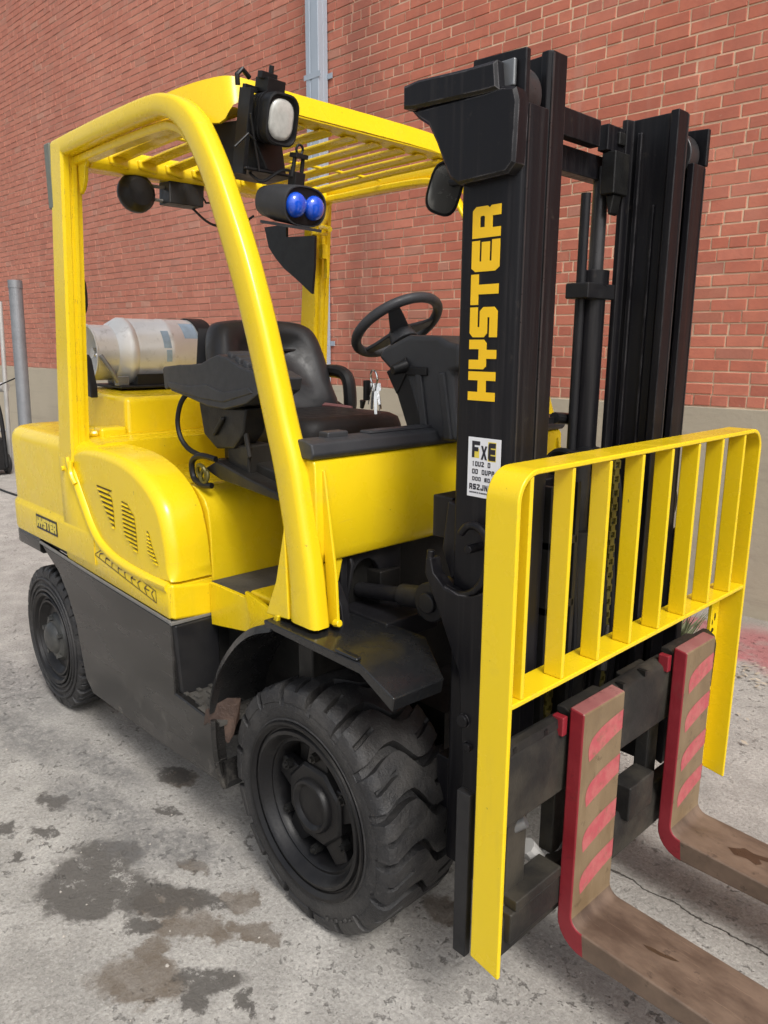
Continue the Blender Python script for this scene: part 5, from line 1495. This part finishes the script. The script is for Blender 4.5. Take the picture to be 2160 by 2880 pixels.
def fork(y0, y1):
    ri, ro = 0.030, 0.075
    xr, xf, zbot, ztop = 0.622, 0.660, 0.166, 0.228
    tip = 1.85
    prof = [(xr, 0.778), (xf, 0.772), (xf, ztop + ri)]
    nfront = len(prof)
    prof += [(xf + ri - ri * math.cos(R(a)), ztop + ri - ri * math.sin(R(a))) for a in (15, 30, 45, 60, 75, 90)]
    ninner = len(prof)
    prof += [(tip, zbot + 0.016), (tip, zbot)]
    prof += [(xr + ro - ro * math.sin(R(a)), zbot + ro - ro * math.cos(R(a))) for a in (0, 15, 30, 45, 60, 75, 90)]
    n = len(prof)
    mb = MB()
    vs = [(p[0], y0, p[1]) for p in prof] + [(p[0], y1, p[1]) for p in prof]
    mb.v = [Vector(v) for v in vs]
    # side faces split so that the shank is red and the blade bare
    cut_i = ninner - 1                       # end of inner fillet
    cut_o = ninner + 2                       # start of heel curve on the underside
    sh_idx = list(range(0, cut_i + 1)) + list(range(cut_o, n))
    bl_idx = [cut_i, ninner, ninner + 1, cut_o]
    for base, rev in ((0, False), (n, True)):
        for idx, mi in ((sh_idx, 1), (bl_idx, 2)):
            f = [base + i for i in idx]
            mb.f.append(tuple(reversed(f)) if rev else tuple(f)); mb.mi.append(mi)
    for i in range(n):
        j = (i + 1) % n
        mi = 0
        if i == 0: mi = 3
        elif i >= nfront - 1: mi = 2 if i >= nfront else 0
        if i >= cut_o: mi = 1
        mb.f.append((i, j, n + j, n + i)); mb.mi.append(mi)
    o = obj('fork', mb, [M['forkbrown'], M['forkred'], M['forkblade'], M['forktop']], F, bevel=0.005, seg=3, smooth=40)
    w_ = y1 - y0
    for k, zc in enumerate((0.690, 0.575, 0.457, 0.345)):
        P = [(y0 + 0.031, zc - 0.040), (y0 + 0.027, zc - 0.012), (y0 + 0.040, zc + 0.010), (y0 + 0.075, zc + 0.024), (y0 + 0.12, zc + 0.032), (y1 - 0.007, zc + 0.037), (y1 - 0.0045, zc + 0.034), (y1 - 0.0045, zc - 0.008), (y1 - 0.007, zc - 0.012), (y0 + 0.12, zc - 0.022), (y0 + 0.07, zc - 0.034), (y0 + 0.036, zc - 0.043)]
        sp = smooth_path([Vector(p + (0,)) for p in P], 4, True)
        pm = MB().add([(xf + 0.0006, p.x, p.y) for p in sp], [tuple(range(len(sp)))])
        obj('paint_patch', pm, M['pink'], o, smooth=0, recalc=False)
    # hook that hangs the fork on the upper bar
    hk_ = MB().prism([(xr, 0.755), (xr, 0.70), (0.60, 0.742), (0.580, 0.750), (0.580, 0.764), (0.60, 0.766)], 'y', y0 + 0.012, y1 - 0.012)
    obj('fork_hook', hk_, M['carriage'], o, bevel=0.003)
    obj('locking_pin', MB().box(0.590, 0.620, y0 - 0.020, y0 - 0.001, 0.710, 0.756), M['forkred'], o, bevel=0.003)
    # oily mark on the blade
    yc = (y0 + y1) / 2
    if y0 < 0:
        om = [Vector(p) for p in ((0.800, yc - 0.006, 0), (0.815, yc - 0.010, 0), (0.842, yc - 0.007, 0), (0.868, yc + 0.002, 0), (0.880, yc + 0.010, 0), (0.862, yc + 0.010, 0), (0.845, yc + 0.004, 0), (0.818, yc + 0.001, 0))]
    else:
        om = [Vector(p) for p in ((0.790, yc - 0.012, 0), (0.815, yc - 0.030, 0), (0.845, yc - 0.020, 0), (0.870, yc - 0.028, 0), (0.880, yc - 0.012, 0), (0.866, yc + 0.002, 0), (0.905, yc + 0.012, 0), (0.885, yc + 0.026, 0), (0.850, yc + 0.014, 0), (0.822, yc + 0.018, 0), (0.812, yc + 0.002, 0))]
    zz_ = lambda x: ztop + (zbot + 0.016 - ztop) * (x - (xf + ri)) / (tip - (xf + ri)) + 0.0006
    obj('oil_mark', MB().add([(p.x, p.y, zz_(p.x)) for p in om], [tuple(range(len(om)))]), M['oilmark'], o, smooth=0, recalc=False)
    return o
fork(-0.305, -0.128)
fork(0.192, 0.368)

# ================================================================== OTHER THINGS ON THE TRUCK
TK = thing('gas_cylinder', 'dented silver gas cylinder lying crosswise behind the driver seat', 'gas cylinder', (-1.85, 0.0, 1.372))
tk = MB().lathe([(0.001, 0.275), (0.06, 0.268), (0.11, 0.245), (0.140, 0.215), (0.149, 0.185), (0.149, 0.045), (0.151, 0.04), (0.151, 0.02), (0.149, 0.015), (0.149, -0.125), (0.147, -0.135), (0.152, -0.14), (0.152, -0.165), (0.146, -0.175), (0.130, -0.205), (0.105, -0.225), (0.085, -0.235), (0.05, -0.24), (0.001, -0.243)], (-1.85, 0, 1.523), n=56, cap=True)
obj('tank_body', tk, M['tank'], TK, smooth=50)
cl = MB().lathe([(0.118, -0.205), (0.119, -0.305), (0.124, -0.310), (0.124, -0.315), (0.114, -0.313), (0.113, -0.205)], (-1.85, 0, 1.523), n=48)
obj('collar', cl, M['tank'], TK, smooth=40)
vlv = MB().cyl((-1.85, -0.24, 1.523), (-1.85, -0.285, 1.523), 0.022, n=14).cyl((-1.85, -0.27, 1.523), (-1.80, -0.27, 1.49), 0.012, n=10)
obj('valve', vlv, M['chrome'], TK)
for (a0, a1, y0_, y1_) in ((8, 40, -0.02, 0.035), (25, 60, 0.09, 0.16), (-15, 5, -0.01, 0.03)):
    pa = MB()
    nn = 8
    vs = []
    for i in range(nn + 1):
        a = R(a0 + (a1 - a0) * i / nn)
        vs += [(-1.85 + 0.1495 * math.cos(a), y0_, 1.523 + 0.1495 * math.sin(a)), (-1.85 + 0.1495 * math.cos(a), y1_, 1.523 + 0.1495 * math.sin(a))]
    pa.add(vs, [(2 * i, 2 * i + 1, 2 * i + 3, 2 * i + 2) for i in range(nn)])
    obj('faded_print', pa, M['tankblue'], TK, recalc=False)
bk_ = MB().prism([(-2.0, 1.372), (-1.70, 1.372), (-1.695, 1.435), (-1.74, 1.40), (-1.85, 1.373), (-1.96, 1.40), (-2.005, 1.435)], 'y', -0.16, 0.26)
bk_.box(-1.98, -1.68, -0.24, 0.28, 1.3735, 1.385)
obj('tank_cradle', bk_, M['plastic_black'], F, bevel=0.004)
st_ = MB().lathe([(0.1515, 0.165), (0.156, 0.165), (0.156, 0.245), (0.146, 0.252), (0.12, 0.262)], (-1.85, 0, 1.523), n=48)
obj('tank_strap', st_, M['plastic_black'], F, smooth=40)
lk = MB().box(-1.74, -1.70, -0.245, -0.195, 1.385, 1.425).tube([(-1.71, -0.24, 1.40), (-1.70, -0.27, 1.45), (-1.72, -0.305, 1.515)], 0.010, 8)
obj('tank_latch', lk, M['steel'], F, bevel=0.003)
arm = MB().prism([(-1.72, 1.36), (-1.62, 1.345), (-1.62, 1.39), (-1.655, 1.50), (-1.68, 1.52), (-1.70, 1.46)], 'y', -0.40, -0.37)
obj('tank_bracket_arm', arm, M['plastic_black'], F, bevel=0.004)

KR = thing('key_ring', 'bunch of shiny keys and tags hanging below the steering wheel', 'keys', (-0.212, -0.13, 1.49))
kr = MB().torus((-0.212, -0.13, 1.468), 0.022, 0.003, (0.3, 1, 0.1), 24, 6)
obj('ring', kr, M['chrome'], KR)
random.seed(4)
for k in range(6):
    a = R(-100 + 34 * k)
    p0 = Vector((-0.212 + 0.010 * math.cos(a), -0.13 + 0.006 * math.sin(a), 1.452))
    p1 = p0 + Vector((0.012 * math.cos(a), 0.012 * math.sin(a), -0.062 - 0.014 * (k % 3)))
    t = (p1 - p0).normalized(); sdv = Vector((math.cos(a + 1.2), math.sin(a + 1.2), 0))
    mb = MB().loft([[p0 + sdv * w1, p0 - sdv * w1, p0 - sdv * w1 + t.cross(sdv) * 0.002, p0 + sdv * w1 + t.cross(sdv) * 0.002] for p0, w1 in ((p0, 0.013), (p0 + t * 0.022, 0.011), (p0 + t * 0.024, 0.005), (p1, 0.004))])
    obj('key', mb, M['chrome'], KR, smooth=0)
fob = MB().box(-0.245, -0.232, -0.145, -0.125, 1.40, 1.46).cyl((-0.250, -0.14, 1.40), (-0.255, -0.14, 1.375), 0.010, 0.006, 8)
obj('fob', fob, M['plastic_black'], KR, bevel=0.003)

# ================================================================== WALL
WA = R(3.0689)
WL = thing('brick_wall', 'long red brick wall on a plain concrete base behind the forklift', 'wall', (-math.sin(WA) * 2.8097, math.cos(WA) * 2.8097, 0))
WL.rotation_euler = (0, 0, WA)
Wm = Matrix.Translation(WL.location) @ Matrix.Rotation(WA, 4, 'Z')
X0, X1, Z0, Z1 = -17.0, 6.0, 1.213, 7.0
def wobj(name, mb, mats, parent, smooth=0, bevel=0, recalc=True, kind=None):
    o = bpy.data.objects.new(name, mesh(name, mb, mats, (0, 0, 0), smooth, recalc))
    COL.objects.link(o)
    o.parent = parent
    if bevel:
        b = o.modifiers.new('bevel', 'BEVEL'); b.width = bevel; b.segments = 2; b.limit_method = 'ANGLE'
    if kind: o['kind'] = kind
    return o
wobj('mortar_bed', MB().box(X0, X1, 0.004, 0.25, Z0, Z1), M['mortar'], WL)
wobj('concrete_base', MB().box(X0, X1, -0.004, 0.25, -0.3, Z0), M['wallconc'], WL, bevel=0.004)
CO = 0.0677
JT = 0.0095
def brick_verts(rnd, lx, lz):
    """one brick, local: x -lx/2..lx/2, front at y~0, back y=0.03"""
    ch = 0.0022
    def j(a): return rnd.uniform(-a, a) * 1.6
    f = [(-lx / 2 + ch + j(.0012), j(.0012), -lz / 2 + ch + j(.001)), (lx / 2 - ch + j(.0012), j(.0012), -lz / 2 + ch + j(.001)), (lx / 2 - ch + j(.0012), j(.0012), lz / 2 - ch + j(.001)), (-lx / 2 + ch + j(.0012), j(.0012), lz / 2 - ch + j(.001))]
    s_ = [(-lx / 2, 0.003, -lz / 2), (lx / 2, 0.003, -lz / 2), (lx / 2, 0.003, lz / 2), (-lx / 2, 0.003, lz / 2)]
    b = [(p[0], 0.02, p[2]) for p in s_]
    fs = [(0, 1, 2, 3)] + [(4 + i, 4 + (i + 1) % 4, (i + 1) % 4, i) for i in range(4)] + [(8 + i, 8 + (i + 1) % 4, 4 + (i + 1) % 4, 4 + i) for i in range(4)]
    return f + s_ + b, fs
rnd = random.Random(11)
bricks = []
z = Z0
row = 0
while z + CO < Z1 + 0.03:
    x = X0 + rnd.uniform(0, 0.2)
    if row % 2: x += 0.10
    while x < X1:
        if row == 0 or row % 7 == 6:
            lx = 0.100
        else:
            lx = rnd.choices((0.203, 0.100, 0.150, 0.075), (0.80, 0.12, 0.05, 0.03))[0]
        bricks.append((x + lx / 2 + 0.0, z + CO / 2 + JT / 2 + rnd.uniform(-.0012, .0012), lx - JT + rnd.uniform(-.003, .003), CO - JT + rnd.uniform(-.002, .002), rnd.uniform(-0.0035, 0.0015)))
        x += lx
    z += CO
    row += 1

# things standing or lying along the wall ------------------------------------------
DS = thing('downspout', 'pale blue grey rectangular drainpipe fixed to the brick wall', 'drainpipe', tuple(Wm @ Vector((-3.655, -0.06, 0.05))))
DS.rotation_euler = (0, 0, WA)
def ds_mb():
    mb = MB()
    L = []
    for z_ in (0.0, 6.9):
        L.append([(-0.075, -0.05, z_), (-0.03, -0.05, z_), (-0.028, -0.046, z_), (-0.006, -0.046, z_), (-0.004, -0.05, z_), (0.07, -0.05, z_), (0.075, -0.045, z_), (0.075, 0.0, z_), (0.072, 0.004, z_), (0.075, 0.008, z_), (0.075, 0.05, z_), (-0.075, 0.05, z_)])
    return mb.loft(L)
dso = bpy.data.objects.new('pipe', mesh('pipe', ds_mb(), M['downspout'], (0, 0, 0), 30)); COL.objects.link(dso); dso.parent = DS
for zz in (1.5, 3.6, 5.6):
    b = bpy.data.objects.new('strap', mesh('strap', MB().box(-0.10, 0.10, -0.053, -0.0505, zz, zz + 0.04).box(-0.13, -0.078, 0.045, 0.052, zz, zz + 0.04).box(0.078, 0.13, 0.045, 0.052, zz, zz + 0.04), M['downspout'], (0, 0, 0), 0)); COL.objects.link(b); b.parent = DS

# leaning galvanised pipe and pale ladder frame, far left
def leaning(name, label, cat, top, bot, r, mat):
    T_ = thing(name, label, cat, bot)
    mb = MB().cyl(bot, top, r, n=20)
    obj('tube', mb, mat, T_, smooth=40)
    return T_
PP = leaning('metal_pipe', 'thick grey galvanised pipe leaning upright beyond the tail of the forklift', 'pipe', (-8.12, 1.50, 2.262), (-8.05, 1.42, 0.0), 0.075, M['pipe'])
obj('socket', MB().cyl((-8.118, 1.498, 2.18), (-8.1205, 1.501, 2.268), 0.080, n=20), M['pipe'], PP)
tie = MB().tube(smooth_path([(-8.14, 1.40, 1.15), (-8.35, 1.28, 1.06), (-8.45, 1.22, 0.97), (-8.46, 1.2, 0.90)], 4), 0.008, 6)
obj('tie_wire', tie, M['cable'], PP)
LD = thing('ladder_frame', 'pale metal ladder frame cut off by the left edge', 'ladder', (-8.47, 1.35, 0))
ldm = MB().cyl((-8.47, 1.35, 0.0), (-8.555, 1.45, 2.045), 0.026, n=12)
obj('stile', ldm, M['ladder'], LD)
ldm = MB().cyl((-8.97, 1.15, 0.0), (-9.055, 1.25, 2.045), 0.026, n=12)
obj('stile', ldm, M['ladder'], LD)
for zz in (0.5, 1.03, 1.78):
    f = zz / 2.045
    a = Vector((-8.47, 1.35, 0)).lerp(Vector((-8.555, 1.45, 2.045)), f)
    b = Vector((-8.97, 1.15, 0)).lerp(Vector((-9.055, 1.25, 2.045)), f)
    obj('rung', MB().cyl(a, b, 0.022 if zz != 1.03 else 0.06, n=12), M['ladder'], LD)
CT = thing('hand_cart', 'black hand cart half out of frame behind the forklift tail', 'cart', (-8.1, 1.1, 0))
ctm_ = MB().tube(smooth_path([(-8.17, 1.22, 0.10), (-8.19, 1.22, 0.60), (-8.24, 1.20, 0.88), (-8.32, 1.14, 0.98), (-8.45, 1.05, 0.98), (-8.55, 0.98, 0.88), (-8.60, 0.95, 0.10)], 5), 0.025, 8)
obj('handle', ctm_, M['plastic_black'], CT)
obj('body', MB().box(-8.55, -8.17, 0.95, 1.24, 0.07, 0.45), M['plastic_black'], CT, bevel=0.02)
for yy in (0.93, 1.26):
    obj('wheel', MB().torus((-8.30, yy, 0.13), 0.10, 0.03, (0, 1, 0), 24, 8).cyl((-8.30, yy - 0.02, 0.13), (-8.30, yy + 0.02, 0.13), 0.09, n=20), M['rubber'], CT)
CB = obj('ground_cable', MB().tube(smooth_path([(-7.9, 0.80, 0.011), (-7.5, 0.85, 0.011), (-7.23, 0.84, 0.011), (-6.81, 0.86, 0.011), (-6.2, 0.93, 0.011), (-5.4, 0.85, 0.011)], 6), 0.011, 8), M['cable'])
CB['label'] = 'black cable lying on the concrete behind the forklift'
CB['category'] = 'cable'
# dry weed tuft and litter near the wall on the right
rnd2 = random.Random(5)
WD = thing('dry_weed', 'dry grey green weed tuft growing beyond the red edged fork', 'weed', (-0.17, 1.90, 0))
wm_ = MB()
for k in range(260):
    a = rnd2.uniform(0, 6.283); el = rnd2.uniform(0.3, 1.5); ln_ = rnd2.uniform(0.12, 0.36)
    d = Vector((math.cos(a) * math.cos(el), math.sin(a) * math.cos(el), math.sin(el)))
    p = Vector((-0.17 + rnd2.uniform(-.05, .05), 1.90 + rnd2.uniform(-.05, .05), 0))
    sd_ = d.cross(Vector((0, 0, 1))).normalized() * rnd2.uniform(0.004, 0.010)
    q = p + d * ln_ * 0.6; e = p + d * ln_ + Vector((0, 0, -0.02))
    wm_.add([p - sd_ * 0.4, p + sd_ * 0.4, q + sd_, e, q - sd_], [(0, 1, 2, 3, 4)])
wo = bpy.data.objects.new('leaves', mesh('leaves', wm_, M['weed'], (-0.17, 1.90, 0), 0, False)); COL.objects.link(wo); wo.parent = WD
lit = MB()
for k in range(170):
    if k < 110:
        x, y = rnd2.gauss(0.12, 0.16), rnd2.gauss(1.93, 0.09)
    else:
        x, y = rnd2.uniform(-0.3, 1.0), rnd2.uniform(1.2, 2.5)
    r0 = rnd2.uniform(0.006, 0.020); a = rnd2.uniform(0, 6.28); zz = rnd2.uniform(0.003, 0.012)
    u_ = Vector((math.cos(a), math.sin(a), rnd2.uniform(-.3, .3))); v_ = Vector((-math.sin(a), math.cos(a), rnd2.uniform(-.3, .3))) * 0.5
    p = Vector((x, y, zz + 0.006))
    lit.add([p - u_ * r0, p - v_ * r0, p + u_ * r0 * 1.1, p + v_ * r0], [(0, 1, 2, 3)])
lo2 = obj('leaf_litter', lit, M['leaf'], smooth=0, recalc=False)
lo2['kind'] = 'stuff'
lo2['label'] = 'dry leaf litter scattered along the wall foot'
pb = MB()
for k in range(260):
    x, y = rnd2.uniform(-1.6, 1.3), rnd2.uniform(-1.4, 1.2)
    r0 = rnd2.uniform(0.0015, 0.0045)
    if k < 40: r0 *= 1.5
    n_ = 5
    vs = [(x + r0 * math.cos(i * 1.2566 + k) * rnd2.uniform(.7, 1.2), y + r0 * math.sin(i * 1.2566 + k) * rnd2.uniform(.7, 1.2), 0.0005) for i in range(n_)] + [(x + rnd2.uniform(-.3, .3) * r0, y, r0 * 1.1)]
    pb.add(vs, [(i, (i + 1) % n_, n_) for i in range(n_)])
po = obj('pebbles', pb, M['pebble'], smooth=0, recalc=False)
po['kind'] = 'stuff'
po['label'] = 'small pebbles and grit scattered on the concrete'

# ================================================================== bricks: the 300 that show largest stand alone
bpy.context.view_layer.update()
dg = bpy.context.evaluated_depsgraph_get()
Fpx = 2119.5 / 2880.0
def project(p):
    d = p - CAMLOC
    zc = d.dot(fw)
    return 0.5 + Fpx * d.dot(rt2) / zc * (2880 / 2160), 0.5 - Fpx * d.dot(up2) / zc, zc
cand = []
for i, (bx_c, bz_c, lx, lz, dy) in enumerate(bricks):
    P = [project(Wm @ Vector((bx_c + sx * lx / 2, 0, bz_c + sz * lz / 2))) for sx, sz in ((-1, -1), (1, -1), (1, 1), (-1, 1))]
    if min(p[2] for p in P) < 0.3: continue
    cx_ = sum(p[0] for p in P) / 4; cy_ = sum(p[1] for p in P) / 4
    if not (-0.01 < cx_ < 1.01 and -0.01 < cy_ < 1.01): continue
    A = 0
    for a, b in zip(P, P[1:] + P[:1]):
        A += a[0] * b[1] - b[0] * a[1]
    cand.append((abs(A), i))
cand.sort(reverse=True)
chosen = set()
for A, i in cand:
    bx_c, bz_c, lx, lz, dy = bricks[i]
    seen = 0
    for sx, sz in ((0, 0), (-0.8, 0.0), (0.8, 0.0)):
        p = Wm @ Vector((bx_c + sx * lx / 2, -0.02, bz_c + sz * lz / 2))
        d = p - CAMLOC
        hit = S.ray_cast(dg, CAMLOC, d.normalized(), distance=d.length)
        if not hit[0]: seen += 1
    if seen >= 2:
        chosen.add(i)
        if len(chosen) == 300: break
protos = {}
for v in range(5):
    for key, ln in (('full', 0.1935), ('half', 0.0905)):
        vs, fs = brick_verts(rnd, ln, CO - JT)
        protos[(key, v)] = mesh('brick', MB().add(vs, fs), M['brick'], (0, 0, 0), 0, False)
rest = MB()
for i, (bx_c, bz_c, lx, lz, dy) in enumerate(bricks):
    if i in chosen:
        key = 'full' if lx > 0.12 else 'half'
        o = bpy.data.objects.new('brick', protos[(key, rnd.randrange(5))])
        COL.objects.link(o)
        o.parent = WL
        o.location = (bx_c, dy, bz_c)
        o.scale = (lx / (0.1935 if key == 'full' else 0.0905), 1, lz / (CO - JT))
    else:
        vs, fs = brick_verts(rnd, lx, lz)
        rest.add([(p[0] + bx_c, p[1] + dy, p[2] + bz_c) for p in vs], fs)
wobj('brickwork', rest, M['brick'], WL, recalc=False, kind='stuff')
